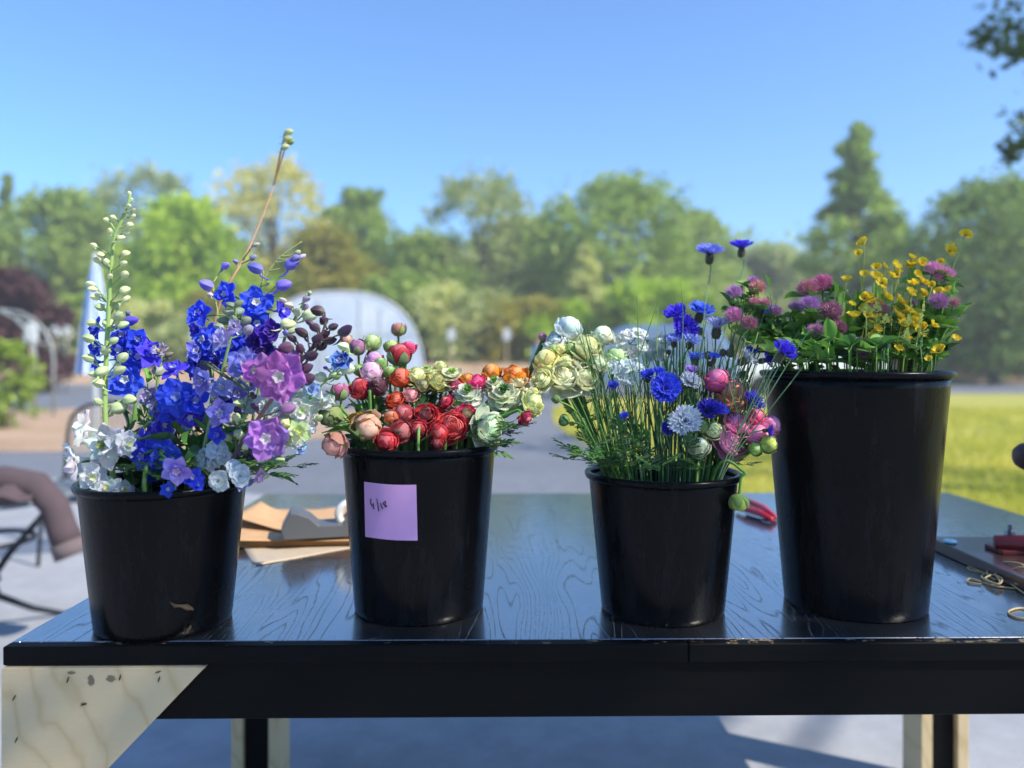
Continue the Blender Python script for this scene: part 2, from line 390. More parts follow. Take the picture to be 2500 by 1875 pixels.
# ------------------------------------------------------------------ the work table
def table_materials():
    m, n, l, b = newmat('black_stained_wood')
    co = coords(n, l, scale=(1, 1, 1)); 
    st = coords(n, l, scale=(7, .8, 1)); warp = noisetex(n, l, 1.5, 2, .45, st)
    sx = n.new('ShaderNodeSeparateXYZ'); l.new(co, sx.inputs[0])
    u = mathn(n, l, 'ADD', mathn(n, l, 'MULTIPLY', sx.outputs[0], 62), mathn(n, l, 'MULTIPLY', warp, 20))
    band = mathn(n, l, 'FRACT', u, 0)
    pore = noisetex(n, l, 1.0, 3, .7, coords(n, l, scale=(700, 26, 1)))
    ln = ramp(n, l, band, [(.0, (.25,) * 3), (.10, (1, 1, 1)), (.90, (1, 1, 1)), (1, (.25,) * 3)])
    pm = ramp(n, l, pore, [(.44, (0, 0, 0)), (.56, (1, 1, 1))])
    hgt = mathn(n, l, 'MAXIMUM', ln, pm)
    scr = noisetex(n, l, 1, 2, .8, coords(n, l, scale=(14, 90, 1), rot=(0, 0, .5)))
    smud = noisetex(n, l, 5, 5, .6, co)
    l.new(mixc(n, l, hgt, hexc('#08090b'), hexc('#191b20')), b.inputs['Base Color'])
    l.new(mathn(n, l, 'ADD', .17, mathn(n, l, 'MULTIPLY', smud, .22)), b.inputs['Roughness'])
    l.new(mathn(n, l, 'MULTIPLY', hgt, .5), b.inputs['Specular IOR Level']); l.new(hgt, b.inputs['Coat Weight'])
    b.inputs['IOR'].default_value = 3.0;  b.inputs['Coat Roughness'].default_value = .14; b.inputs['Coat IOR'].default_value = 2.15
    h2 = mathn(n, l, 'ADD', mathn(n, l, 'MULTIPLY', hgt, .8), mathn(n, l, 'MULTIPLY', scr, .25))
    bump(n, l, h2, .9, .0016, b)
    M['tabletop'] = m
    m, n, l, b = newmat('black_edge_wood')
    co = coords(n, l, scale=(3, 60, 60)); f = noisetex(n, l, 2.5, 5, .7, co)
    sx = n.new('ShaderNodeSeparateXYZ'); l.new(coords(n, l), sx.inputs[0])
    chip = noisetex(n, l, 1, 4, .75, coords(n, l, scale=(26, 40, 6)))
    near = ramp(n, l, sx.outputs[2], [(.0, (0, 0, 0)), (1, (1, 1, 1))])
    r_ = near.node.color_ramp; r_.elements[0].position = .7772; r_.elements[1].position = .7798
    wear = mathn(n, l, 'GREATER_THAN', mathn(n, l, 'MULTIPLY', near, chip), .37)
    base = ramp(n, l, f, [(.3, hexc('#040506')), (.75, hexc('#0b0c0f'))])
    l.new(mixc(n, l, wear, base, hexc('#8a775a')), b.inputs['Base Color']); b.inputs['Roughness'].default_value = .55; b.inputs['Specular IOR Level'].default_value = .1
    bump(n, l, f, .4, .0006, b)
    M['edge'] = m
    m, n, l, b = newmat('birch_plywood')
    co = coords(n, l, scale=(1, 1, 1)); st = coords(n, l, scale=(5, 1, 2.2), rot=(0, .85, 0))
    w1 = n.new('ShaderNodeTexWave'); w1.inputs['Scale'].default_value = 1.6; w1.inputs['Distortion'].default_value = 9; w1.inputs['Detail'].default_value = 3; w1.inputs['Detail Scale'].default_value = 1.4
    l.new(st, w1.inputs[0]); fine = noisetex(n, l, 1, 4, .7, coords(n, l, scale=(60, 60, 700), rot=(0, .1, 0)))
    lines = ramp(n, l, w1.outputs['Fac'], [(0, hexc('#c4ad85')), (.08, hexc('#ccb78f')), (.5, hexc('#d3bf99'))])
    l.new(mixc(n, l, mathn(n, l, 'MULTIPLY', fine, .35), lines, hexc('#a98d62')), b.inputs['Base Color'])
    b.inputs['Roughness'].default_value = .55; bump(n, l, fine, .2, .0004, b)
    M['ply'] = m
    M['staple'] = plain('dark_staple_mark', hexc('#2a221c'), .7)
    m, n, l, b = newmat('grey_smudge')
    co = coords(n, l); d = noisetex(n, l, 90, 5, .8, co)
    tr = n.new('ShaderNodeBsdfTransparent'); mx = n.new('ShaderNodeMixShader'); b.inputs['Base Color'].default_value = hexc('#4a4038')
    b.inputs['Roughness'].default_value = .8
    uvn = n.new('ShaderNodeUVMap'); sp = n.new('ShaderNodeSeparateXYZ'); l.new(uvn.outputs[0], sp.inputs[0])
    rad = mathn(n, l, 'SUBTRACT', 1.0, sp.outputs[0])
    l.new(mathn(n, l, 'MULTIPLY', .5, mathn(n, l, 'GREATER_THAN', mathn(n, l, 'MULTIPLY', rad, d), .31)), mx.inputs[0])
    l.new(tr.outputs[0], mx.inputs[1]); l.new(b.outputs[0], mx.inputs[2]); l.new(mx.outputs[0], n['Material Output'].inputs[0])
    M['smudge'] = m
table_materials()
TX0, TX1, TY0, TY1 = -.720, 1.335, 1.115, 2.36
tbl = empty('work_table', (TX0, TY0, 0), R(.75))
def tb(x, y, z): return (x - TX0, y - TY0, z)
def tbox(name, x0, x1, y0, y1, z0, z1, mat, bevel=.0015):
    return MB().box(x0 - TX0, x1 - TX0, y0 - TY0, y1 - TY0, z0, z1).build(name, mat, tbl, bevel=bevel, segs=1)
tbox('tabletop', TX0, TX1, TY0 + .0195, TY1, TT - .026, TT, M['tabletop'], .0008)
tbox('edge_strip', TX0 - .001, .2525, TY0, TY0 + .019, TT - .027, TT - .0004, M['edge'])
tbox('edge_strip', .2535, TX1, TY0 - .001, TY0 + .0188, TT - .027, TT - .0002, M['edge'])
tbox('apron', TX0 + .003, TX1 - .003, TY0 + .008, TY0 + .028, TT - .108, TT - .028, M['edge'])
tbox('apron', TX0 + .003, TX1 - .003, TY1 - .028, TY1 - .008, TT - .108, TT - .028, M['edge'])
for xx in (TX0 + .003, TX1 - .023): tbox('apron', xx, xx + .02, TY0 + .03, TY1 - .03, TT - .108, TT - .028, M['edge'])
# gusset: triangle of plywood on the front corner
gs = MB().prism([(.001, TT - .0285), (.2865, TT - .0285), (.275, TT - .040), (.012, TT - .315), (.001, TT - .315)], 1, -.006, .0065).build('corner_gusset', M['ply'], tbl, bevel=.0006, segs=1)
for (sx, sy, a) in [(172, 1655, .3), (392, 1655, .25), (43, 1698, .5), (48, 1800, .4), (210, 1715, 1.2), (298, 1650, .2), (390, 1637, 1.3)]:
    p = P(sx, sy, 1.116); q = V((p.x - TX0, -.0072, p.z)); d = V((math.sin(a), 0, math.cos(a))) * .0045
    MB().tube([q - d, q, q + d], [.0004, .0011, .0004], 5).build('staple_mark', M['staple'], gs, smooth=True)
for (sx, sy, rx, rz) in [(228, 1658, .012, .020), (275, 1652, .017, .015), (210, 1714, .009, .006), (180, 1638, .014, .005)]:
    p = P(sx, sy, 1.116); c = V((p.x - TX0, -.0066, p.z)); n_ = 20
    vs = [c] + [c + V((math.cos(2 * math.pi * i / n_) * rx, 0, math.sin(2 * math.pi * i / n_) * rz)) for i in range(n_)]
    obj('dirt_smudge', mesh('dirt_smudge', vs, [(0, 1 + i, 1 + (i + 1) % n_) for i in range(n_)], M['smudge'], False, [(0, 0)] + [(1, 0)] * n_), gs)
def leg(x, y, side):
    tbox('leg', x - .033, x + .033, y - .033, y + .033, 0, TT - .0265, M['edge'])
    for s in (-1, 1):
        x0 = x + s * .034
        tbox('leg_cleat', min(x0, x0 + s * .03), max(x0, x0 + s * .03), y - .05, y + .05, .0, TT - .109, M['ply'])
leg(-.665, 2.13, 1); leg(1.17, 2.13, 1)
tbox('leg', TX0 + .03, TX0 + .1, TY0 + .03, TY0 + .1, 0, TT - .0265, M['edge']); tbox('leg', TX1 - .1, TX1 - .03, TY0 + .03, TY0 + .1, 0, TT - .0265, M['edge'])
tag(tbl, 'black stained wooden work table with pale plywood corner brace', 'table')

# ------------------------------------------------------------------ buckets
def bucketmat():
    m, n, l, b = newmat('black_plastic')
    co = coords(n, l); f = noisetex(n, l, 9, 5, .65, co); s = noisetex(n, l, 1, 4, .7, coords(n, l, scale=(60, 60, 5)))
    sp = noisetex(n, l, 240, 2, .5, co)
    sp2 = ramp(n, l, sp, [(.74, (0, 0, 0)), (.78, (1, 1, 1))])
    c = ramp(n, l, s, [(.3, hexc('#040507')), (.75, hexc('#08090c'))])
    l.new(mixc(n, l, mathn(n, l, 'MULTIPLY', sp2, .25), c, hexc('#6a6a64')), b.inputs['Base Color'])
    dust = mathn(n, l, 'MULTIPLY', ramp(n, l, noisetex(n, l, 1, 5, .75, coords(n, l, scale=(24, 24, 3.2), loc=(3, 1, 0))), [(.52, (0, 0, 0)), (.75, (1, 1, 1))]), .32)
    scuff = ramp(n, l, noisetex(n, l, 1, 3, .85, coords(n, l, scale=(18, 18, 150), rot=(.5, .3, 0))), [(.66, (0, 0, 0)), (.72, (1, 1, 1))])
    old = b.inputs['Base Color'].links[0].from_socket
    l.new(mixc(n, l, mathn(n, l, 'ADD', dust, mathn(n, l, 'MULTIPLY', scuff, .12)), old, hexc('#2c2f33')), b.inputs['Base Color'])
    l.new(mathn(n, l, 'ADD', ramp(n, l, f, [(.3, (.17,) * 3), (.7, (.30,) * 3)]), mathn(n, l, 'MULTIPLY', dust, .8)), b.inputs['Roughness'])
    b.inputs['Specular IOR Level'].default_value = .13
    bump(n, l, f, .12, .002, b)
    return m
M['plastic'] = bucketmat()
class Bk: pass
def bucket(x, y, r, Rr, h, label):
    B = Bk(); B.x, B.y, B.r, B.R, B.h = x, y, r, Rr, h; B.c = V((x, y, TT)); B.z = TT + h
    root = empty('flower_bucket', (x, y, TT))
    k = lambda z: r + (Rr * .955 - r) * z / h
    prof = [(0.001, .004), (r - .012, .004), (r - .010, 0), (r - .003, 0), (r, .003)] + [(k(z), z) for z in [h * t for t in (.05, .2, .4, .6, .8, .93)]]
    prof += [(k(h - .009), h - .009)]
    inner = [(k(h - .009) - .003, h - .009)] + [(k(z) - .003, z) for z in [h * t for t in (.8, .5, .2)]] + [(r - .004, .008), (.001, .008)]
    MB().lathe(prof + inner, 72).build('body', M['plastic'], root, smooth=True)
    rb = k(h - .011)
    MB().lathe([(rb - .0035, h - .010), (rb + .0012, h - .0115), (rb + .005, h - .0105), (Rr, h - .007), (Rr + .0006, h - .003), (Rr - .002, h - .0004), (Rr - .006, h), (rb - .003, h - .002), (rb - .0042, h - .006), (rb - .0035, h - .010)], 72).build('rim', M['plastic'], root, smooth=True)
    tag(root, label, 'bucket', 'black plastic flower buckets on the work table'); B.root = root; B.k = k; return B
B1 = bucket(-.540, 1.225, .099, .1275, .221, 'black plastic bucket holding the blue and white delphiniums')
B2 = bucket(-.1526, 1.297, .1045, .1312, .2706, 'black plastic bucket with a lilac paper note stuck on its front')
B3 = bucket(.2455, 1.288, .0985, .126, .2247, 'black plastic bucket holding cornflowers and pink and cream ranunculus')
B4 = bucket(.572, 1.318, .111, .151, .388, 'tall black plastic bucket holding clover and yellow buttercups')
def on_bucket(B, sx, sy, off=0):
    Y = B.y - B.r
    for _ in range(8):
        p = P(sx, sy, Y); z = p.z - TT; rr = B.k(z) + off
        s = max(-.99, min(.99, (p.x - B.x) / rr)); Y = B.y - rr * math.cos(math.asin(s))
    return P(sx, sy, Y)
# lilac note with handwriting
M['note'] = plain('lilac_paper', hexc('#c898cc'), .75, var=.04, scale=40)
M['ink'] = plain('black_ink', hexc('#170f24'), .5)
def noteP(x, y, off):
    sx, sy = 880 + x / 10.37, 1170 + y / 10.37; return on_bucket(B2, sx, sy, off)
tl, tr_, bl, br = (92, 62), (1414, 138), (122, 1455), (1448, 1552)
nv = 12; vs = []; fs = []
for j in range(nv + 1):
    for i in range(nv + 1):
        u, v = i / nv, j / nv
        x = (tl[0] * (1 - u) + tr_[0] * u) * (1 - v) + (bl[0] * (1 - u) + br[0] * u) * v
        y = (tl[1] * (1 - u) + tr_[1] * u) * (1 - v) + (bl[1] * (1 - u) + br[1] * u) * v + 34 * math.sin(math.pi * u)
        vs.append(noteP(x, y, .0012 + .004 * (v ** 3) * (1 - .4 * u)))
    if j:
        for i in range(nv):
            a = (j - 1) * (nv + 1) + i; fs.append((a, a + nv + 1, a + nv + 2, a + 1))
nroot = empty('paper_note', on_bucket(B2, 955, 1250)); nl = V(nroot.location)
obj('sheet', mesh('sheet', [v - nl for v in vs], fs, M['note']), nroot)
for st in [[(265, 490), (255, 560), (262, 630), (300, 680), (318, 660), (325, 615), (322, 680), (328, 748), (345, 750)], [(412, 490), (432, 600), (448, 720), (462, 805)],
           [(510, 605), (520, 660), (540, 720), (568, 752)], [(640, 560), (600, 575), (565, 620), (600, 645), (655, 665), (668, 690), (645, 705), (618, 690), (618, 640), (640, 580)]]:
    b = MB(); b.tube([noteP(x, y, .0022 + .004 * ((y - 100) / 1400) ** 3) - nl for x, y in st], .00075, 5); b.build('handwriting', M['ink'], nroot, smooth=True)
tag(nroot, 'square lilac sticky note with a handwritten date on a bucket', 'note')
# scrap of dried leaf stuck on the first bucket
M['scrap'] = plain('dried_leaf', hexc('#5b4a34'), .9, var=.3, scale=200)
for (pts, lab) in [([(413, 1468), (425, 1474), (440, 1476), (458, 1474), (470, 1482), (474, 1490), (455, 1490), (440, 1482), (425, 1483)], 'brown shred of dried leaf stuck to the delphinium bucket'),
                   ([(455, 1538), (463, 1528), (468, 1526), (466, 1536), (458, 1543)], 'tiny pale petal scrap low on the delphinium bucket')]:
    c = on_bucket(B1, *pts[0]); vs = [on_bucket(B1, *p, .0015 + .0015 * (i % 2)) - c for i, p in enumerate(pts)]
    tag(obj('dried_leaf', mesh('dried_leaf', vs, [tuple(range(len(vs)))], M['scrap'], False), loc=c), lab, 'leaf scrap')

# ------------------------------------------------------------------ things lying on the table
M['kraft'] = plain('kraft_paper', hexc('#c79d6f'), .8, var=.08, scale=30, bumpd=.0006)
M['kraft_shaded'] = plain('kraft_paper_shaded', hexc('#b7a68e'), .8, var=.06, scale=30)  # same kraft paper, with the shade on it mixed into a greyer colour
def paper(poly, z, mat, label, wav, seed, n=16):
    """sheet over a quad of table points (src px), gently rippled, with thickness"""
    q = [G(*p, z) for p in poly]; vs = []; fs = []; uv = []
    for j in range(n + 1):
        for i in range(n + 1):
            u, v = i / n, j / n
            p = (q[0] * (1 - u) + q[1] * u) * (1 - v) + (q[3] * (1 - u) + q[2] * u) * v
            dz = wav(u, v) + .0012 * mnoise.noise(V((u * 4 + seed, v * 4, seed)))
            vs.append(V((p.x, p.y, z + max(0, dz))))
    for j in range(n):
        for i in range(n):
            a = j * (n + 1) + i; fs.append((a, a + 1, a + n + 2, a + n + 1))
    c = sum(vs, V()) / len(vs); c.z = z
    m = mesh('paper_bag', [v - c for v in vs], fs, mat)
    bm = bmesh.new(); bm.from_mesh(m); r = bmesh.ops.extrude_face_region(bm, geom=bm.faces[:])
    for g in r['geom']:
        if isinstance(g, bmesh.types.BMVert): g.co.z += .0009
    bmesh.ops.recalc_face_normals(bm, faces=bm.faces); bm.to_mesh(m); bm.free()
    return tag(obj('paper_bag', m, loc=c), label, 'paper bag', 'kraft paper stack on the work table')
zz = TT + .0005
paper([(575, 1300), (900, 1290), (905, 1330), (620, 1383)], zz, M['kraft_shaded'], 'bottom sheet of the kraft paper stack, shade in its greyish colour, sticking out', lambda u, v: .0, 1)
zz += .0022
labs = ['second kraft paper sheet from the bottom of the stack', 'third kraft paper sheet from the bottom of the stack', 'fourth kraft paper sheet from the bottom of the stack', 'fifth kraft paper sheet, just under the top of the stack']
for i in range(4):
    dx = [0, 8, -6, 4][i]
    paper([(560 + dx, 1262 - 2 * i), (915 + dx, 1262 - 2 * i), (930 + dx, 1330 - i * 3), (555 + dx, 1338 - i * 3)], zz, M['kraft'], labs[i], lambda u, v, i=i: .0015 + .002 * i * (1 - u) ** 2 * v, i + 2)
    zz += .0036
PZ = zz + .0065
paper([(600, 1248), (905, 1248), (912, 1322), (560, 1290)], zz, M['kraft'], 'buckled kraft paper sheet on top of the stack, under the dispenser',
      lambda u, v: .004 + .026 * max(0, 1 - u * 2.6) * v + .02 * math.exp(-((u - .12) / .07) ** 2) * (1 - v) + .040 * max(0, (u - .55)) * (1 - v) ** 2, 9)
# tape dispenser
M['grey_plastic'] = plain('grey_plastic', hexc('#5a5c60'), .45, var=.06)
M['white_tape'] = plain('white_tape', hexc('#e6e4dc'), .5, var=.03)
d0 = G(*vw(700, 1150), PZ + .004); dr = empty('tape_dispenser', (d0.x, d0.y, PZ - .001), R(14)); dr.scale = (1.35, 1.35, 1.25)
prof = [(-.062, 0), (.075, 0), (.078, .012), (.075, .034), (.038, .036), (.028, .022), (-.008, .022), (-.022, .036), (-.040, .044), (-.052, .046), (-.066, .018)]
MB().prism([(x, z) for x, z in prof], 1, -.027, .027).build('base', M['grey_plastic'], dr, bevel=.002, smooth=False)
rl = MB(); n_ = 28
vs = []
for yy in (-.0095, .0095):
    for rr in (.013, .0255):
        for j in range(n_):
            a = 2 * math.pi * j / n_; vs.append((.012 + math.cos(a) * rr, yy, .046 + math.sin(a) * rr))
fs = []
for j in range(n_):
    k2 = (j + 1) % n_
    fs += [(j, k2, n_ + k2, n_ + j), (2 * n_ + j, 3 * n_ + j, 3 * n_ + k2, 2 * n_ + k2), (n_ + j, n_ + k2, 3 * n_ + k2, 3 * n_ + j), (j, 2 * n_ + j, 2 * n_ + k2, k2)]
rl.add(vs, fs).build('tape_roll', M['white_tape'], dr, smooth=True, bevel=0, loc=(.03, 0, -.012))
tag(dr, 'grey desk tape dispenser with a white roll on the kraft paper', 'tape dispenser')
# red handled shears
M['red_grip'] = plain('red_grip', hexc('#b01530'), .35, var=.08); M['steel'] = plain('steel', hexc('#9aa0a8'), .3, .9, .1, 30); M['black_metal'] = plain('black_metal', hexc('#14161a'), .45, .3)
s0 = G(*vw(1660, 1120), TT); sr = empty('pruning_shears', (s0.x, s0.y, TT + .001))
def at(vx, vy, z): return G(*vw(vx, vy), TT + z) - V((s0.x, s0.y, TT + .001))
MB().tube([at(1592, 1096, .012), at(1612, 1099, .016), at(1640, 1108, .016), at(1668, 1122, .012)], [.006, .0095, .009, .006], 10).build('handle', M['red_grip'], sr, smooth=True)
MB().tube([at(1606, 1080, .008), at(1622, 1085, .009), at(1648, 1096, .009), at(1676, 1118, .009)], [.005, .008, .008, .006], 10).build('handle', M['red_grip'], sr, smooth=True)
bl_ = MB(); a_ = at(1672, 1123, 0); bl_.prism([(a_.x, a_.y - .008), (a_.x + .05, a_.y - .03), (a_.x + .07, a_.y - .034), (a_.x + .055, a_.y - .012), (a_.x, a_.y + .010)], 2, .004, .008); bl_.build('blade', M['steel'], sr)
bo = at(1640, 1122, .0); MB().tube([at(1612, 1113, .003), at(1640, 1122, .003), at(1676, 1128, .005)], .003, 6).build('spring_catch', M['black_metal'], sr, smooth=True)
tag(sr, 'red handled pruning shears lying behind the tall bucket', 'shears')
# guillotine paper cutter at the table end
M['dark_board'] = plain('dark_varnished_board', hexc('#4d2f27'), .32, var=.25, scale=5, coat=.2); M['red_iron'] = plain('dark_red_iron', hexc('#6e1c1e'), .4, var=.1)
M['brown_grip'] = plain('brown_handle_grip', hexc('#4a2f2c'), .5, var=.1)
pc = empty('paper_cutter', (.888, 1.19, TT), R(-.5))
MB().box(0, .47, 0, .50, .001, .025).build('base_board', M['dark_board'], pc, bevel=.0025)
ar = P(*vw(2195, 1180), 1.53) - V((.888, 1.19, TT))
arm = MB(); arm.tube([(ar.x - .028, ar.y + .03, .042), (ar.x + .02, ar.y + .01, .044), (ar.x + .16, ar.y - .06, .05), (ar.x + .30, ar.y - .10, .07)], [.016, .019, .018, .014], 10)
arm.box(ar.x - .03, ar.x + .05, ar.y - .0, ar.y + .06, .0252, .034)
arm.build('cutter_arm', M['red_iron'], pc, smooth=False, bevel=.002)
MB().lathe([(.001, 0), (.010, 0), (.010, .012), (.006, .013), (.006, .024), (.001, .024)], 12, c=(ar.x + .004, ar.y + .03, .055)).build('pivot_bolt', M['steel'], pc)
gp = P(*vw(2205, 986), 1.50) - V((.888, 1.19, TT))
MB().tube([(ar.x + .30, ar.y - .10, .07), (gp.x + .22, gp.y + .02, gp.z - .02), (gp.x + .13, gp.y, gp.z)], .008, 8).build('lever', M['steel'], pc, smooth=True)
g_ = MB().lathe([(.001, -.012), (.018, -.010), (.025, 0), (.028, .02), (.027, .10), (.022, .125), (.001, .13)], 20).build('grip', M['brown_grip'], pc, smooth=True)
g_.location = (gp.x, gp.y, gp.z); g_.rotation_euler = (R(4), R(88), 0)
tag(pc, 'paper cutter with dark wooden board, red arm and brown grip', 'paper cutter')
M['ltblue'] = plain('pale_blue_plastic', hexc('#9fd3e6'), .3)
cp = G(*vw(2052, 1172), TT + .026)
tag(MB().lathe([(.001, .001), (.013, .001), (.0135, .003), (.011, .006), (.001, .0075)], 20).build('bottle_cap', M['ltblue'], None, smooth=True, loc=(cp.x, cp.y, TT + .0255)), 'small pale blue disc lying on the dark board', 'cap')
# tangled twine
M['twine'] = plain('twine', hexc('#c9b080'), .85, var=.15, scale=300, bumpd=.0003)
def curve_pts(px, z0, amp, seed, sub=7):
    rr = random.Random(seed); q = [G(*vw(*p[:2]), TT + (p[2] if len(p) > 2 else z0)) for p in px]; out = []
    for i in range(len(q) - 1):
        a, b, c, d = q[max(i - 1, 0)], q[i], q[i + 1], q[min(i + 2, len(q) - 1)]
        for s in range(sub):
            t = s / sub
            out.append(.5 * ((2 * b) + (c - a) * t + (2 * a - 5 * b + 4 * c - d) * t * t + (3 * b - a - 3 * c + d) * t ** 3))
    out.append(q[-1]); return out
tw = [(2120, 1262), (2092, 1258), (2096, 1250), (2135, 1262), (2160, 1268), (2200, 1270), (2188, 1256), (2150, 1242), (2098, 1232), (2094, 1225), (2130, 1240), (2150, 1252), (2158, 1246), (2140, 1238), (2120, 1246), (2150, 1262, .008), (2160, 1256, .008), (2148, 1242, .01), (2128, 1250, .008), (2156, 1262, .01), (2165, 1250, .01), (2150, 1240, .012),
      (2190, 1238, .01), (2212, 1222, .03), (2180, 1214, .03), (2150, 1220, .012), (2132, 1238, .008), (2158, 1244, .006), (2186, 1250, .006), (2196, 1262, .01), (2222, 1258, .01), (2226, 1232, .03), (2200, 1226, .03), (2176, 1240, .014), (2182, 1258, .006), (2210, 1280, .004), (2230, 1290, .004)]
cpt = curve_pts(tw, .0022, 0, 1); o0 = V((cpt[0].x, cpt[0].y, TT)); tag(MB().tube([p - o0 for p in cpt], .0017, 6).build('twine', M['twine'], None, smooth=True, loc=o0), 'tangled tan twine lying against the dark board', 'twine')
cpt = curve_pts([(2240, 1318), (2200, 1314), (2178, 1322), (2190, 1332), (2215, 1336), (2245, 1334)], .002, 0, 2); o0 = V((cpt[0].x, cpt[0].y, TT)); tag(MB().tube([p - o0 for p in cpt], .0017, 6).build('twine_loop', M['twine'], None, smooth=True, loc=o0), 'single open loop of tan twine near the table edge', 'twine')

# ------------------------------------------------------------------ background things
M['white_metal'] = plain('white_painted_metal', hexc('#c9ccc8'), .5, var=.06); M['grey_metal'] = plain('grey_galvanised_metal', hexc('#9aa09e'), .5, .3); M['dk_metal'] = plain('dark_painted_metal', hexc('#23282e'), .45, .4)
def arch(x, y, rad, h, t, label):
    root = empty('garden_arch', (x, y, 0)); 
    pts = [(rad, 0, 0), (rad, 0, h - rad)] + [(rad * math.cos(a), 0, h - rad + rad * math.sin(a)) for a in [R(18 * i) for i in range(1, 10)]] + [(-rad, 0, h - rad), (-rad, 0, 0)]
    for dy in (-.3, .3): MB().tube([V(p) + V((0, dy, 0)) for p in pts], t, 8).build('hoop', M['grey_metal'], root, smooth=True)
    for i in range(2, 12, 2): MB().tube([V(pts[i]) + V((0, -.3, 0)), V(pts[i]) + V((0, .3, 0))], t * .6, 6).build('crossbar', M['grey_metal'], root)
    tag(root, label, 'arch')
arch(bgx(-10, 15.5), 15.5, .97, bgh(668, 15.5), .03, 'large pale metal garden arch beside the mulch bed')
arch(bgx(180, 27), 27, .75, bgh(715, 27), .03, 'smaller pale hoop arch farther off behind the large arch')
# closed striped umbrella
def umb():
    Y = 6.6; x = bgx(206, Y); root = empty('patio_umbrella', (x, Y, 0)); zt = bgh(560, Y); zb = bgh(800, Y)
    m, n, l, b = newmat('blue_white_stripe'); uvn = n.new('ShaderNodeUVMap'); sp = n.new('ShaderNodeSeparateXYZ'); l.new(uvn.outputs[0], sp.inputs[0])
    f = mathn(n, l, 'FRACT', mathn(n, l, 'MULTIPLY', sp.outputs[1], 24), 0)
    l.new(ramp(n, l, f, [(0, hexc('#3f79c4')), (.45, hexc('#dfe8f2'))], 'CONSTANT'), b.inputs['Base Color']); b.inputs['Roughness'].default_value = .85
    n_ = 64; vs = []; uv = []; rows = 14; fs = []
    for i in range(rows + 1):
        t = i / rows; z = zt - .03 - (zt - zb) * t; rad = .02 + .10 * t ** .8
        for j in range(n_ + 1):
            a = 2 * math.pi * j / n_; r = rad * (1 + .28 * math.cos(8 * a + t * 1.3)); vs.append((math.cos(a) * r, math.sin(a) * r, z)); uv.append((t, j / n_))
    fs = [(i * (n_ + 1) + j, i * (n_ + 1) + j + 1, (i + 1) * (n_ + 1) + j + 1, (i + 1) * (n_ + 1) + j) for i in range(rows) for j in range(n_)]
    obj('canopy', mesh('canopy', vs, fs, m, True, uv), root)
    MB().tube([(0, 0, .06), (0, 0, zt)], .019, 10).build('pole', M['white_metal'], root, smooth=True)
    MB().ball((0, 0, zt + .02), .03).build('finial', M['white_metal'], root, smooth=True)
    MB().lathe([(.001, 0), (.23, 0), (.23, .04), (.05, .07), (.03, .25), (.001, .25)], 24).build('base', M['dk_metal'], root, smooth=False)
    tag(root, 'closed blue and white striped patio umbrella', 'umbrella')
umb()
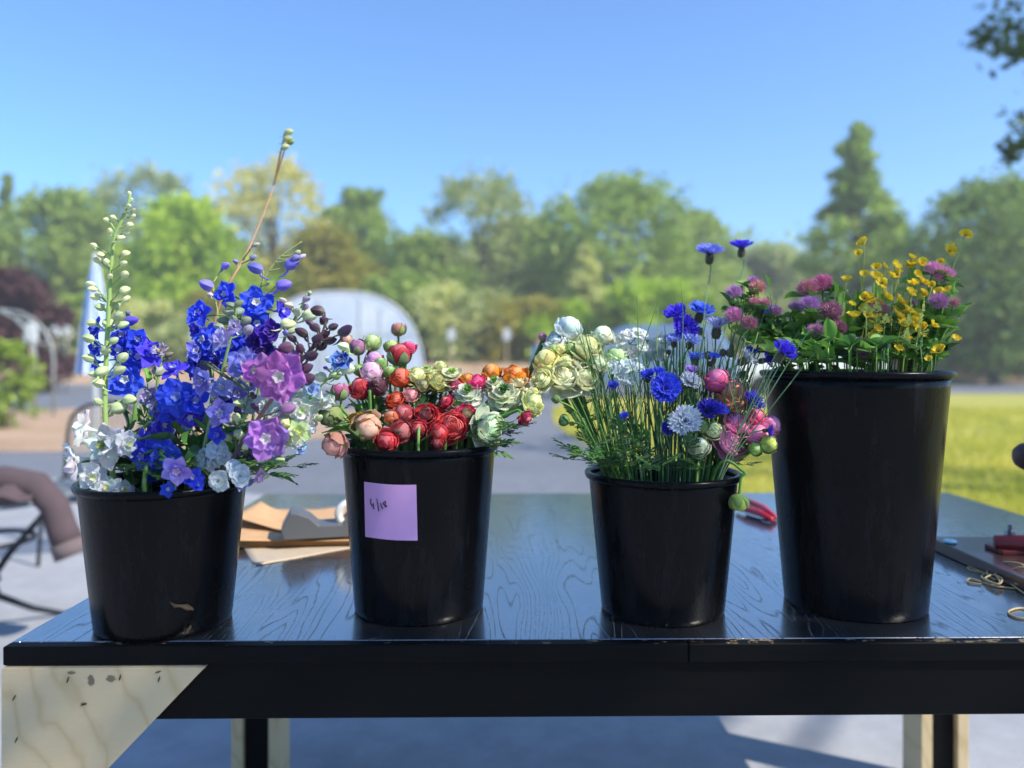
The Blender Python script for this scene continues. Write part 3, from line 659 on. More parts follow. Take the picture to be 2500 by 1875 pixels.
# bistro table with jacket, chairs
M['mesh_metal'] = plain('grey_mesh_metal', hexc('#7f868c'), .5, .3)
def bistro():
    X, Y = -2.25, 3.35; top = .60; root = empty('bistro_table', (X, Y, 0)); rad = .35
    MB().tube([(math.cos(2 * math.pi * i / 40) * rad, math.sin(2 * math.pi * i / 40) * rad, top) for i in range(40)], .014, 8, closed=True).build('rim', M['mesh_metal'], root, smooth=True)
    b = MB(); s = -.33
    while s < .34:
        q = math.sqrt(max(0, .348 ** 2 - s * s)); b.box(s - .006, s + .006, -q, q, top - .003, top + .001); b.box(-q, q, s - .006, s + .006, top - .006, top - .0032); s += .032
    b.build('mesh_top', M['mesh_metal'], root)
    for i in range(3):
        a = R(-65 + 120 * i); d = V((math.cos(a), math.sin(a), 0))
        MB().tube([d * .32 + V((0, 0, top - .015)), d * .25 + V((0, 0, top - .11)), d * .10 + V((0, 0, .33)), d * .035 + V((0, 0, .24)), d * .06 + V((0, 0, .16)), d * .20 + V((0, 0, .07)), d * .33 + V((0, 0, .012)), d * .38 + V((0, 0, .012))], [.013, .014, .015, .016, .015, .013, .011, .011], 8).build('leg', M['dk_metal'], root, smooth=True)
    MB().tube([(math.cos(2 * math.pi * i / 24) * .055, math.sin(2 * math.pi * i / 24) * .055, .24) for i in range(24)], .013, 8, closed=True).build('collar', M['dk_metal'], root, smooth=True)
    MB().tube([(math.cos(2 * math.pi * i / 30) * .19, math.sin(2 * math.pi * i / 30) * .19, .41) for i in range(30)], .010, 8, closed=True).build('stretcher_ring', M['dk_metal'], root, smooth=True)
    tag(root, 'round mesh topped bistro table on curved dark metal legs', 'table')
    # jacket
    m = plain('mauve_brown_cloth', hexc('#524447'), .95, var=.15, scale=14, bumpd=.004)
    jr = empty('jacket', (X, Y, top + .002)); vs = []; fs = []; n_ = 26
    for j in range(n_ + 1):
        for i in range(n_ + 1):
            u, v = i / n_, j / n_; x = -.42 + .68 * u + .07 * math.sin(v * 5 + 1); y = -.30 + .36 * v + .07 * math.sin(u * 7)
            z = .022 + .085 * abs(mnoise.noise(V((u * 5, v * 4, 3)))) + .06 * math.exp(-((v - .5) / .2) ** 2) * (1 - abs(u - .5)) 
            if x > .36: z -= (x - .36) * .3
            vs.append((x, y, z))
    fs = [(j * (n_ + 1) + i, j * (n_ + 1) + i + 1, (j + 1) * (n_ + 1) + i + 1, (j + 1) * (n_ + 1) + i) for j in range(n_) for i in range(n_)]
    me = mesh('body', vs, fs, m); bo = obj('body', me, jr); md = bo.modifiers.new('thick', 'SOLIDIFY'); md.thickness = .014
    sl_ = MB(); sl_.tube([(-.05, -.15, .07), (.18, -.14, .085), (.31, -.13, .06), (.375, -.12, -.02), (.41, -.13, -.11), (.44, -.13, -.18)], [.05, .06, .06, .056, .058, .062], 14)
    so_ = sl_.build('sleeve', m, jr, smooth=True)
    m2 = plain('cuff_cloth', hexc('#6a5d5c'), .95)
    MB().tube([(.434, -.13, -.165), (.456, -.13, -.222)], [.067, .069], 14).build('cuff', m2, jr, smooth=True)
    tag(jr, 'mauve brown jacket with one sleeve hanging off the bistro table', 'jacket')
bistro()
def chair(X, Y, rz, label):
    root = empty('mesh_chair', (X, Y, 0), rz); cm = M['dk_metal']
    sw, sd, sh, bh = .21, .21, .44, .90
    MB().tube([(-sw, -sd, sh), (sw, -sd, sh), (sw, sd, sh), (-sw, sd, sh)], .012, 8, closed=True).build('seat_frame', cm, root)
    b = MB(); s = -.19
    while s < .2: b.box(s - .004, s + .004, -sd, sd, sh - .002, sh + .002); b.box(-sw, sw, s - .004, s + .004, sh - .0055, sh - .0025); s += .028
    b.build('mesh_seat', M['mesh_metal'], root)
    arc = [(-sw, sd + .0, sh), (-sw, sd + .05, .70)] + [(sw * -math.cos(R(a)), sd + .09, .76 + (bh - .76) * math.sin(R(a))) for a in range(0, 181, 20)] + [(sw, sd + .05, .70), (sw, sd, sh)]
    MB().tube(arc, .012, 8).build('back_frame', cm, root, smooth=True)
    b = MB(); s = -.18
    while s < .19:
        zt = .76 + (bh - .76) * math.sqrt(max(0, 1 - (s / sw) ** 2)); b.tube([(s, sd + .02, .52), (s * .98, sd + .09, zt)], .0035, 4); s += .03
    for k2 in range(11):
        z = .53 + .032 * k2; ww = sw if z < .76 else sw * math.sqrt(max(0, 1 - ((z - .76) / (bh - .76)) ** 2)); b.tube([(-ww, sd + .02 + (z - .52) * .22, z), (ww, sd + .02 + (z - .52) * .22, z)], .003, 4)
    b.build('mesh_back', M['mesh_metal'], root)
    for sx in (-1, 1):
        for sy in (-1, 1): MB().tube([(sx * sw, sy * sd, sh), (sx * (sw + .02), sy * (sd + .04), 0)], .011, 8).build('leg', cm, root, smooth=True)
    tag(root, label, 'chair', 'metal mesh chairs round the bistro table')
chair(-2.52, 4.75, R(15), 'dark metal mesh chair behind the white delphinium spike')
chair(-3.35, 4.35, R(40), 'dark metal mesh chair with arched back past the jacket')
M['redcloth'] = plain('red_cloth', hexc('#b8434f'), .8)
c_ = V((-3.36, 4.33, .443)); cb = empty('red_bag', c_)
MB().prism([(-.10, 0), (.10, 0), (.085, .20), (.03, .225), (-.05, .22), (-.09, .19)], 1, -.05, .05).build('body', M['redcloth'], cb, bevel=.02)
MB().tube([(-.05, 0, .20), (-.04, 0, .29), (0, 0, .31), (.04, 0, .29), (.05, 0, .20)], .008, 6).build('handle', M['redcloth'], cb, smooth=True)
tag(cb, 'small red bag standing on a metal chair seat', 'bag')

# hoop greenhouse
def greenhouse():
    Y0 = 33.0; xc = bgx(735, Y0); W = 3.45; H = bgh(632, Y0); L = 9; root = empty('greenhouse', (xc, Y0, 0), R(9))
    m, n, l, b = newmat('greenhouse_film'); co = coords(n, l); f = noisetex(n, l, .9, 5, .6, co, 1.2)
    l.new(ramp(n, l, f, [(.3, hexc('#b9cbe0')), (.7, hexc('#eef2f6'))]), b.inputs['Base Color']); b.inputs['Roughness'].default_value = .22
    b.inputs['Specular IOR Level'].default_value = .6; tr = n.new('ShaderNodeBsdfTranslucent'); tr.inputs[0].default_value = (.85, .9, .95, 1); mx = n.new('ShaderNodeMixShader'); mx.inputs[0].default_value = .35
    l.new(b.outputs[0], mx.inputs[1]); l.new(tr.outputs[0], mx.inputs[2]); l.new(mx.outputs[0], n['Material Output'].inputs[0])
    def pt(a): 
        c, s = math.cos(a), math.sin(a); return (math.copysign(abs(c) ** .75, c) * W, max(0, s) ** .8 * H)
    A = [math.pi * i / 24 for i in range(25)]
    for k2 in range(6):
        y0, y1 = k2 * 1.5, (k2 + 1) * 1.5 - .04; vs = [(pt(a)[0] * s, y, pt(a)[1] * s) for s in (1.0, .997) for y in (y0, y1) for a in A]; n_ = 25
        fs = [(i, i + 1, n_ + i + 1, n_ + i) for i in range(24)]
        obj('film_panel', mesh('film_panel', vs[:50], fs, m), root)
    for k2 in range(7): MB().tube([(pt(a)[0] * 1.004, k2 * 1.5 - .02, pt(a)[1] * 1.004) for a in A], .06, 6).build('rib', M['white_metal'], root, smooth=True)
    # end wall with door
    we = [(pt(a)[0] * .995, -.03, pt(a)[1] * .995) for a in A]; vs = [(0, -.03, 0)] + we
    obj('end_wall', mesh('end_wall', vs, [(0, i + 1, i + 2) for i in range(24)], m, False), root)
    b = MB(); b.box(-.7, .7, -.09, -.04, 0, 2.1); dd = b.build('door', M['white_metal'], root, bevel=.01)
    for zz_ in (.15, 1.1): MB().box(-.6, .6, -.105, -.0905, zz_, zz_ + .85).build('pane', m, dd)
    for xx in (-2.6, -1.7, -.85, .85, 1.7, 2.6): MB().box(xx - .04, xx + .04, -.1, -.04, 0, H * (.62 if abs(xx) > 2 else .84 if abs(xx) > 1 else .94)).build('end_post', M['white_metal'], root)
    MB().box(-W * .9, W * .9, -.102, -.042, 2.15, 2.23).build('end_rail', M['white_metal'], root)
    tag(root, 'long hoop greenhouse covered in bluish white plastic film', 'greenhouse')
greenhouse()
# plant stakes in the far bed
M['stake'] = plain('pale_stake', hexc('#cbb592'), .8)
for i in range(26):
    x = bgx(705 + i * 17.5, 34.5); stk = MB(); stk.prism([(-.022, 0), (.022, 0), (.022, .86 + .1 * math.sin(i * 2.1)), (0, .95 + .1 * math.sin(i * 2.1)), (-.022, .86 + .1 * math.sin(i * 2.1))], 1, -.014, .014)
    tag(stk.build('plant_stake', M['stake'], None, loc=(x + .1 * math.sin(i * 7.7), 36.6 + .5 * math.sin(i * 3.3), .0)), 'pale wooden plant stake standing in a row along the driveway', 'stake', 'plant stakes in the far bed')
# white boxes on posts by the trees
for (vx, vy, Y) in [(67, 718, 24), (120, 712, 36.5), (144, 716, 36.7), (420, 722, 36.5), (975, 722, 37), (1095, 722, 37.1), (2100, 712, 36.8), (2165, 722, 36.9), (880, 722, 37.2)]:
    x, z = bgx(vx, Y), bgh(vy, Y); r = empty('marker_post', (x, Y, 0))
    MB().tube([(0, 0, 0), (0, 0, z - .2)], .03, 8).build('post', M['stake'], r); MB().prism([(-.16, -.28), (.16, -.28), (.16, .18), (0, .32), (-.16, .18)], 1, -.1, .1).build('white_box', M['white_metal'], r, bevel=.01, loc=(0, 0, z))
    tag(r, 'white box on a thin post in front of the shrubs', 'post', 'white boxes on posts along the tree line')

# parked car
def car():
    Y = 22.5; s = 1.0; x0 = bgx(1200, Y); L = bgx(1600, Y) - x0; H = bgh(697, Y); root = empty('parked_car', (x0 + L / 2, Y + 1.0, 0)); hl = L / 2
    paint = plain('blue_car_paint', hexc('#6d88a8'), .25, .4, .05, coat=1); glass, n, l, b = newmat('car_glass'); b.inputs['Base Color'].default_value = hexc('#7d8a96'); b.inputs['Roughness'].default_value = .05; b.inputs['Metallic'].default_value = .4
    lower = [(-1, .38), (-1.0, .62), (-.97, .80), (-.93, .86), (-.60, .97), (.62, 1.0), (.94, 1.0), (1.0, .90), (1.0, .40), (.9, .28), (-.92, .28)]
    upper = [(-.62, .98), (-.36, 1.52), (-.24, 1.62), (.55, 1.66), (.78, 1.60), (.93, 1.0)]
    k = H / 1.68
    def loft(prof, ins, top):
        vs = []; n_ = len(prof)
        for y, sh in ((-.92, 1), (.92, 1)):
            for x, z in prof: 
                t = max(0, (z - 1.0) / .66) if top else (0 if z > .45 else .0)
                vs.append((x * hl, y * (1 - .17 * t) , z * k))
        return vs, [tuple(range(n_)), tuple(range(2 * n_ - 1, n_ - 1, -1))] + [(i, n_ + i, n_ + (i + 1) % n_, (i + 1) % n_) for i in range(n_)]
    b1 = MB(); b1.add(*loft(lower, 0, False)); b1.build('body', paint, root, bevel=.07)
    b2 = MB(); b2.add(*loft(upper, 0, True)); b2.build('cabin', paint, root, bevel=.05)
    for poly in ([(-.52, 1.04), (-.33, 1.46), (-.06, 1.52), (-.06, 1.04)], [(-.02, 1.04), (-.02, 1.53), (.36, 1.55), (.36, 1.04)], [(.40, 1.04), (.40, 1.55), (.70, 1.52), (.84, 1.04)]):
        for sd in (-1, 1):
            vs = [(x * hl, sd * (.92 * (1 - .17 * max(0, (z - 1.0) / .66)) + .012), z * k) for x, z in poly]; obj('side_window', mesh('side_window', vs, [(0, 1, 2, 3)], glass, False), root)
    vs = [(x * hl - .03, y * (1 - .17 * max(0, (z - 1) / .66)), z * k + .02) for (x, z), y in (((-.59, 1.05), -.8), ((-.38, 1.48), -.8), ((-.38, 1.48), .8), ((-.59, 1.05), .8))]
    obj('windscreen', mesh('windscreen', vs, [(0, 1, 2, 3)], glass, False), root)
    tyre = plain('tyre_rubber', hexc('#16171a'), .8)
    for fx in (-.66, .64):
        for sd in (-1, 1):
            wb = MB(); wb.lathe([(.20, -.10), (.33, -.10), (.36, -.07), (.36, .07), (.33, .10), (.20, .10)], 28); wo = wb.build('wheel', tyre, root, smooth=True); wo.location = (fx * hl, sd * .86, .36); wo.rotation_euler = (R(90), 0, 0)
            MB().lathe([(.001, -.06), (.18, -.08), (.205, -.09), (.205, .09), (.18, .08), (.001, .06)], 20).build('rim', M['steel'], wo, smooth=False)
    rl_ = plain('red_lamp', hexc('#d21f1c'), .25); hd = plain('clear_lamp', hexc('#d7dade'), .15)
    for sd in (-1, 1):
        MB().box(.985 * hl, 1.005 * hl, sd * .70 - .14, sd * .70 + .14, .74 * k, .95 * k).build('tail_light', rl_, root, bevel=.02)
        MB().box(-1.003 * hl, -.965 * hl, sd * .66 - .17, sd * .66 + .17, .66 * k, .79 * k).build('headlight', hd, root, bevel=.02)
        MB().box(-.50 * hl, -.45 * hl, sd * 1.0 - .09, sd * 1.0 + .09, 1.02 * k, 1.14 * k).build('wing_mirror', paint, root, bevel=.03)
    tag(root, 'steel blue car parked behind the bucket of cornflowers', 'car')
car()
def white_car():
    Y = 24.5; root = empty('white_van', (bgx(1730, Y), Y, 0)); wp = plain('white_car_paint', hexc('#e4e6e8'), .3, coat=1); gl = bpy.data.materials['car_glass']
    prof = [(-2.3, .35), (-2.35, .75), (-2.2, 1.0), (-1.2, 1.12), (-.5, 1.75), (1.9, 1.85), (2.25, 1.2), (2.32, .8), (2.3, .35)]
    MB().prism([(x, z) for x, z in prof], 1, -.9, .9).build('body', wp, root, bevel=.09)
    for poly in ([(-1.0, 1.15), (-.45, 1.66), (.4, 1.7), (.4, 1.15)], [(.5, 1.15), (.5, 1.7), (1.75, 1.74), (2.0, 1.2)]):
        for sd in (-1, 1): obj('side_window', mesh('side_window', [(x, sd * .905, z) for x, z in poly], [(0, 1, 2, 3)], gl, False), root)
    for fx in (-1.5, 1.45):
        for sd in (-1, 1):
            wo = MB().lathe([(.18, -.1), (.32, -.1), (.34, 0), (.32, .1), (.18, .1), (.001, .05)], 24).build('wheel', bpy.data.materials['tyre_rubber'], root, smooth=True); wo.location = (fx, sd * .84, .34); wo.rotation_euler = (R(90), 0, 0)
    for sd in (-1, 1): MB().box(-2.345, -2.27, sd * .66 - .18, sd * .66 + .18, .78, .98).build('tail_light', bpy.data.materials['red_lamp'], root, bevel=.02)
    tag(root, 'white car parked behind the cornflowers with a red lamp', 'car')
white_car()
# person beside the car
def person():
    X, Y = bgx(1160, 22.3), 22.3; hgt = bgh(722, Y); k = hgt / 1.76; root = empty('person', (X, Y, 0), R(25))
    J = {'pel': (0, 0, .95, .15), 'bel': (0, 0, 1.08, .15), 'che': (.01, 0, 1.30, .165), 'nek': (.03, 0, 1.47, .065), 'hd0': (.05, 0, 1.55, .075), 'hd1': (.06, 0, 1.66, .10), 'hd2': (.06, 0, 1.73, .07),
         'ls': (0, .19, 1.40, .07), 'le': (.03, .26, 1.12, .052), 'lw': (.20, .23, .95, .035), 'lh': (.28, .21, .92, .038), 'rs': (0, -.19, 1.40, .07), 're': (.03, -.26, 1.12, .052), 'rw': (.20, -.24, .95, .035), 'rh': (.28, -.22, .92, .038),
         'lt': (0, .10, .88, .105), 'lk': (.03, .11, .50, .07), 'la': (0, .12, .09, .045), 'lf': (.15, .13, .04, .04), 'rt': (0, -.10, .88, .105), 'rk': (.05, -.11, .50, .07), 'ra': (.02, -.12, .09, .045), 'rf': (.17, -.13, .04, .04)}
    E = [('pel', 'bel'), ('bel', 'che'), ('che', 'nek'), ('nek', 'hd0'), ('hd0', 'hd1'), ('hd1', 'hd2'), ('che', 'ls'), ('ls', 'le'), ('le', 'lw'), ('lw', 'lh'), ('che', 'rs'), ('rs', 're'), ('re', 'rw'), ('rw', 'rh'),
         ('pel', 'lt'), ('lt', 'lk'), ('lk', 'la'), ('la', 'lf'), ('pel', 'rt'), ('rt', 'rk'), ('rk', 'ra'), ('ra', 'rf')]
    ks = list(J); vs = [V(J[a][:3]) * k for a in ks]; es = [(ks.index(a), ks.index(b)) for a, b in E]; rad = [J[a][3] * k for a in ks]
    for s, hn in ((1, 'lh'), (-1, 'rh')):
        h = V(J[hn][:3]) * k; hi = ks.index(hn)
        for fi in range(5):
            off = V((.075 - .012 * abs(fi - 2), s * (-.03 + .015 * fi), -.03)) * k if fi < 4 else V((.03, -s * .045, -.02)) * k
            vs.append(h + off); rad.append(.009 * k); es.append((hi, len(vs) - 1))
    me = bpy.data.meshes.new('body'); me.from_pydata([tuple(v) for v in vs], es, []); o = obj('body', me)
    md = o.modifiers.new('skin', 'SKIN'); 
    for i, sv in enumerate(me.skin_vertices[0].data): sv.radius = (rad[i], rad[i]); sv.use_root = (i == 0)
    o.modifiers.new('sub', 'SUBSURF').levels = 2
    dg = bpy.context.evaluated_depsgraph_get(); nm = bpy.data.meshes.new_from_object(o.evaluated_get(dg)); bpy.data.objects.remove(o)
    nm.materials.clear()
    for mm in (plain('skin', hexc('#c08f72'), .6), plain('light_blue_shirt', hexc('#a9bccf'), .9, var=.1, scale=20), plain('dark_trousers', hexc('#1d222c'), .9), plain('dark_shoes', hexc('#15130f'), .6)): nm.materials.append(mm)
    for p in nm.polygons:
        c = p.center / k; p.use_smooth = True
        p.material_index = 3 if c.z < .10 else 2 if c.z < .97 and abs(c.y) < .21 and c.x < .15 else 1 if c.z < 1.46 and not (c.x > .15 and c.z < 1.05) else 0
    obj('body', nm, root)
    hm = plain('grey_hair', hexc('#5d5b4f'), .9, var=.2, scale=60)
    MB().ball((.04 * k, 0, 1.70 * k), .108 * k, 14, 10, sq=(1.05, .98, .92)).build('hair', hm, root, smooth=True)
    sk = bpy.data.materials['skin']
    MB().ball((.163 * k, 0, 1.635 * k), .018 * k, sq=(1.2, .7, 1.3)).build('nose', sk, root, smooth=True)
    for s in (-1, 1): MB().ball((.055 * k, s * .103 * k, 1.64 * k), .026 * k, sq=(.7, .4, 1.1)).build('ear', sk, root, smooth=True)
    em = plain('eye', hexc('#1a1512'), .3)
    for s in (-1, 1): MB().ball((.148 * k, s * .035 * k, 1.655 * k), .011 * k).build('eye', em, root, smooth=True)
    MB().ball((.153 * k, 0, 1.575 * k), .02 * k, sq=(.4, 1.3, .35)).build('mouth', plain('lips', hexc('#9c5a50'), .5), root, smooth=True)
    tag(root, 'person in a light blue shirt and dark trousers beside the blue car', 'person')
person()

# ------------------------------------------------------------------ flower materials (colour comes from each object)
def petal_material(name, trans, tipdark, basepale, rough=.5, vein=.35):
    m, n, l, b = newmat(name)
    oi = n.new('ShaderNodeObjectInfo'); uvn = n.new('ShaderNodeUVMap'); sp = n.new('ShaderNodeSeparateXYZ'); l.new(uvn.outputs[0], sp.inputs[0])
    mp = n.new('ShaderNodeMapping'); mp.inputs['Scale'].default_value = (2.2, 26, 1); l.new(uvn.outputs[0], mp.inputs[0])
    st = noisetex(n, l, 1, 4, .65, mp.outputs[0]); blot = noisetex(n, l, 55, 3, .6, coords(n, l))
    k = mathn(n, l, 'ADD', 1 - vein * .5, mathn(n, l, 'MULTIPLY', st, vein))
    k = mathn(n, l, 'MULTIPLY', k, mathn(n, l, 'ADD', .86, mathn(n, l, 'MULTIPLY', blot, .28)))
    grey = n.new('ShaderNodeCombineXYZ')
    for i in range(3): l.new(k, grey.inputs[i])
    c = mixc(n, l, 1.0, oi.outputs['Color'], grey.outputs[0], 'MULTIPLY')
    u = sp.outputs[0]
    c = mixc(n, l, mathn(n, l, 'MULTIPLY', mathn(n, l, 'POWER', mathn(n, l, 'SUBTRACT', 1.0, u), 2.5), basepale), c, hexc('#dfe6b8'))
    ed = mathn(n, l, 'MAXIMUM', mathn(n, l, 'POWER', u, 9), mathn(n, l, 'POWER', mathn(n, l, 'ABSOLUTE', mathn(n, l, 'SUBTRACT', mathn(n, l, 'MULTIPLY', sp.outputs[1], 2.0), 1.0), 0), 7))
    c = mixc(n, l, mathn(n, l, 'MULTIPLY', ed, tipdark), c, mixc(n, l, .22, mixc(n, l, 1.0, c, (1.5, 1.6, 1.6), 'MULTIPLY'), (.9, .85, .82)))
    l.new(c, b.inputs['Base Color']); b.inputs['Roughness'].default_value = rough; b.inputs['Specular IOR Level'].default_value = .3
    b.inputs['Sheen Weight'].default_value = .15
    t = n.new('ShaderNodeBsdfTranslucent'); l.new(c, t.inputs[0]); mx = n.new('ShaderNodeMixShader'); mx.inputs[0].default_value = trans
    l.new(b.outputs[0], mx.inputs[1]); l.new(t.outputs[0], mx.inputs[2]); l.new(mx.outputs[0], n['Material Output'].inputs[0])
    bump(n, l, st, .35, .0007, b)
    return m
M['petal'] = petal_material('petal', .40, .42, .14, .6, .45)
M['petal_del'] = petal_material('delphinium_petal', .36, .22, .0, .6, .7)
M['bud'] = petal_material('bud_skin', .18, .0, .25, .5, .5)
M['leaf'] = petal_material('leaf_blade', .28, .0, .06, .42, .4)
M['stem'] = petal_material('stem', .08, 0, 0, .45, .3)

# ------------------------------------------------------------------ unit shapes shared by all flowers
def petal_mesh(name, W=.42, base=.12, pk=.62, q=.6, cup=.25, curl=.1, ruf=.05, seed=0, nu=7, nv=6, mat='petal', notch=0):
    rr = random.Random(seed); ph = rr.uniform(0, 6); vs = []; uv = []
    for i in range(nu + 1):
        u = i / nu; w_ = W * max(.03, base * (1 - u) + max(0, math.sin(math.pi * min(1, u ** (math.log(.5) / math.log(pk))))) ** q)
        if i == nu: w_ = W * .10
        for j in range(nv + 1):
            v = j / nv * 2 - 1
            x = v * w_; y = u - notch * (1 - abs(v)) * (u ** 6) * .12 - .05 * v * v * u
            z = curl * u * u + cup * v * v * w_ * 1.6 + ruf * math.sin(v * 5 + ph) * u ** 2 + ruf * .8 * math.sin(u * 7 + ph * 2) * abs(v)
            vs.append((x, y, z)); uv.append((u, v * .5 + .5))
    fs = [(i * (nv + 1) + j, i * (nv + 1) + j + 1, (i + 1) * (nv + 1) + j + 1, (i + 1) * (nv + 1) + j) for i in range(nu) for j in range(nv)]
    return mesh(name, vs, fs, M[mat], True, uv)
def cup_mesh(name, A, th, seed, ruf=.03, nu=8, nv=7, mat='petal', point=.0, flare=0):
    """cupped petal: a patch of a unit ball standing on the origin, outward side toward +Y"""
    rr = random.Random(seed); ph = rr.uniform(0, 6); vs = []; uv = []
    for i in range(nu + 1):
        u = i / nu; t = .10 + (R(th) - .10) * u
        a = R(A) * ((1 - u ** 5) ** .5 * (1 - point * u) + .02)
        for j in range(nv + 1):
            v = j / nv * 2 - 1; az = v * a / max(.55, math.sin(min(t, 2.2))) * .9
            r = 1 + .05 * v + ruf * math.sin(v * 5 + ph) * u * u + flare * u ** 4 + ruf * .6 * math.sin(u * 9 + ph)
            tt = t - .10 * v * v * u
            vs.append((math.sin(tt) * math.sin(az) * r, math.sin(tt) * math.cos(az) * r, 1 - math.cos(tt) * r)); uv.append((u, v * .5 + .5))
    fs = [(i * (nv + 1) + j, i * (nv + 1) + j + 1, (i + 1) * (nv + 1) + j + 1, (i + 1) * (nv + 1) + j) for i in range(nu) for j in range(nv)]
    return mesh(name, vs, fs, M[mat], True, uv)
DP = [petal_mesh('petal', .36, .10, .60, .75, .22, [.16, -.14, .05, -.06][s], .075, s, mat='petal_del') for s in range(4)]
DPI = [petal_mesh('petal', .30, .10, .62, .7, .35, .22, .09, s + 9, mat='petal_del') for s in range(3)]
DPB = [petal_mesh('petal', .40, .10, .60, .68, .12, [.12, -.16, .0, .22][s], .12, s + 30, 8, 8, 'petal_del') for s in range(4)]
CUPC = [cup_mesh('petal', 58, 150, s) for s in range(3)]          # closed
CUPM = [cup_mesh('petal', 56, 118, s + 5, .05) for s in range(3)]  # middle
CUPO = [cup_mesh('petal', 50, 92, s + 11, .035, flare=.10) for s in range(4)]   # outer
SEP = [cup_mesh('sepal', 30, 88, s + 20, .02, 6, 5, 'leaf', .55) for s in range(2)]
SEPL = [cup_mesh('sepal', 44, 128, s + 24, .02, 7, 5, 'leaf', .45) for s in range(2)]
BUTP = [petal_mesh('petal', .52, .15, .66, .42, .3, .22, .02, s, 5, 4) for s in range(2)]
STKP = [petal_mesh('petal', .50, .12, .66, .42, .15, -.08, .10, s, 6, 5) for s in range(3)]
LANCE = [petal_mesh('leaf', .17, .10, .42, .8, .5, -.18 - .1 * s, .03, s, 9, 4, 'leaf') for s in range(3)]
OVAL = [petal_mesh('leaf', .27, .08, .50, .62, .45, -.10, .03, s, 8, 4, 'leaf') for s in range(3)]
def linear_leaf(s):
    rr = random.Random(s); vs = []; uv = []; n_ = 12; bx, by = rr.uniform(-.14, .14), rr.uniform(-.12, .12)
    for i in range(n_ + 1):
        u = i / n_; w_ = .022 * (1 - u) ** .5 * (.6 + .4 * min(1, u * 6)) + .002
        for v in (-1, 0, 1): vs.append((v * w_ + bx * u * u, by * u * u + abs(v) * w_ * .4, u)); uv.append((u, v * .5 + .5))
    return mesh('leaf', vs, [(i * 3 + j, i * 3 + j + 1, i * 3 + j + 4, i * 3 + j + 3) for i in range(n_) for j in range(2)], M['leaf'], True, uv)
LIN = [linear_leaf(s) for s in range(6)]
def parsley(s):
    """deeply cut compound leaf lying along +Y, unit long"""
    rr = random.Random(s); vs = []; fs = []; uv = []
    def lobe(o, a, L, w_, z0):
        d = V((math.sin(a), math.cos(a), rr.uniform(-.15, .2))); p = V((math.cos(a), -math.sin(a), 0)); n0 = len(vs)
        for t, k2 in ((0, .18), (.35, .75), (.55, 1.0), (.78, .55), (1, .0)):
            c = V(o) + d * L * t + V((0, 0, -.12 * t * t * L))
            vs.extend([c - p * w_ * k2 + V((0, 0, .04 * L)), c + p * w_ * k2 + V((0, 0, .04 * L)), c]); uv.extend([(t, 0), (t, 1), (t, .5)])
        for i in range(4):
            a0 = n0 + 3 * i; fs.extend([(a0, a0 + 2, a0 + 5, a0 + 3), (a0 + 2, a0 + 1, a0 + 4, a0 + 5)])
        return V(o) + d * L * .4
    lobe((0, 0, 0), 0, .55, .02, 0)
    for (yy, a, L) in ((.20, .95, .50), (.20, -.95, .50), (.38, .6, .45), (.38, -.6, .45), (.50, 0, .50)):
        a += rr.uniform(-.12, .12); m_ = lobe((0, yy, 0), a, L, .075, 0)
        for sg in (-1, 1): lobe(m_, a + sg * .62, L * .55, .06, 0)
        lobe(m_ + V((math.sin(a), math.cos(a), 0)) * L * .22, a + .5 * (-1) ** int(yy * 10), L * .4, .05, 0)
    return mesh('leaf', vs, fs, M['leaf'], True, uv)
PARS = [parsley(s) for s in range(4)]
def trifoliate(s):
    b = MB(); src = OVAL[s % 3]; uvd = [d.uv[:] for d in src.uv_layers[0].data]; lu = {}
    for lp in src.loops: lu[lp.vertex_index] = tuple(uvd[lp.index])
    for a in (0, 1.75, -1.75):
        mt = Matrix.Rotation(a, 4, 'Z') @ Matrix.Rotation(.25, 4, 'X'); b.add([mt @ (v.co * (1 if a == 0 else .9)) for v in src.vertices], [tuple(p.vertices) for p in src.polygons], 0, [lu[i] for i in range(len(src.vertices))])
    return b.mesh('leaf', M['leaf'], True, uv=True)
TRI = [trifoliate(s) for s in range(3)]
def lathe_uv(name, prof, n=14, mat='bud', ridge=0, k=5):
    vs = []; uv = []; L = len(prof)
    for i, (r, z) in enumerate(prof):
        for j in range(n + 1):
            a = 2 * math.pi * j / n; rr = r * (1 + ridge * math.cos(k * a + z)); vs.append((math.cos(a) * rr, math.sin(a) * rr, z)); uv.append((i / (L - 1), j / n * 3))
    return mesh(name, vs, [(i * (n + 1) + j, i * (n + 1) + j + 1, (i + 1) * (n + 1) + j + 1, (i + 1) * (n + 1) + j) for i in range(L - 1) for j in range(n)], M[mat], True, uv)
def del_bud(s):
    rr = random.Random(s); w_ = rr.uniform(.34, .44)
    b = lathe_uv('bud', [(.02, 0), (w_ * .55, .07), (w_ * .92, .25), (w_, .48), (w_ * .82, .72), (w_ * .45, .9), (.03, 1.0)], 15, 'bud', .14)
    q = MB(); lu = {}
    for lp in b.loops: lu[lp.vertex_index] = tuple(b.uv_layers[0].data[lp.index].uv)
    q.add([v.co for v in b.vertices], [tuple(p.vertices) for p in b.polygons], 0, [lu[i] for i in range(len(b.vertices))])
    q.tube([(0, -w_ * .4, .18), (0, -w_ * 1.0, .02), (0, -w_ * 1.25, -.32), (0, -w_ * 1.1, -.62)], [.11, .09, .06, .02], 6)
    return q.mesh('bud', M['bud'], True, uv=True)
DBUD = [del_bud(s) for s in range(4)]
FLORET = lathe_uv('floret', [(.02, -.75), (.05, -.5), (.09, -.22), (.16, -.06), (.20, .04), (.02, .10)], 8, 'petal_del')
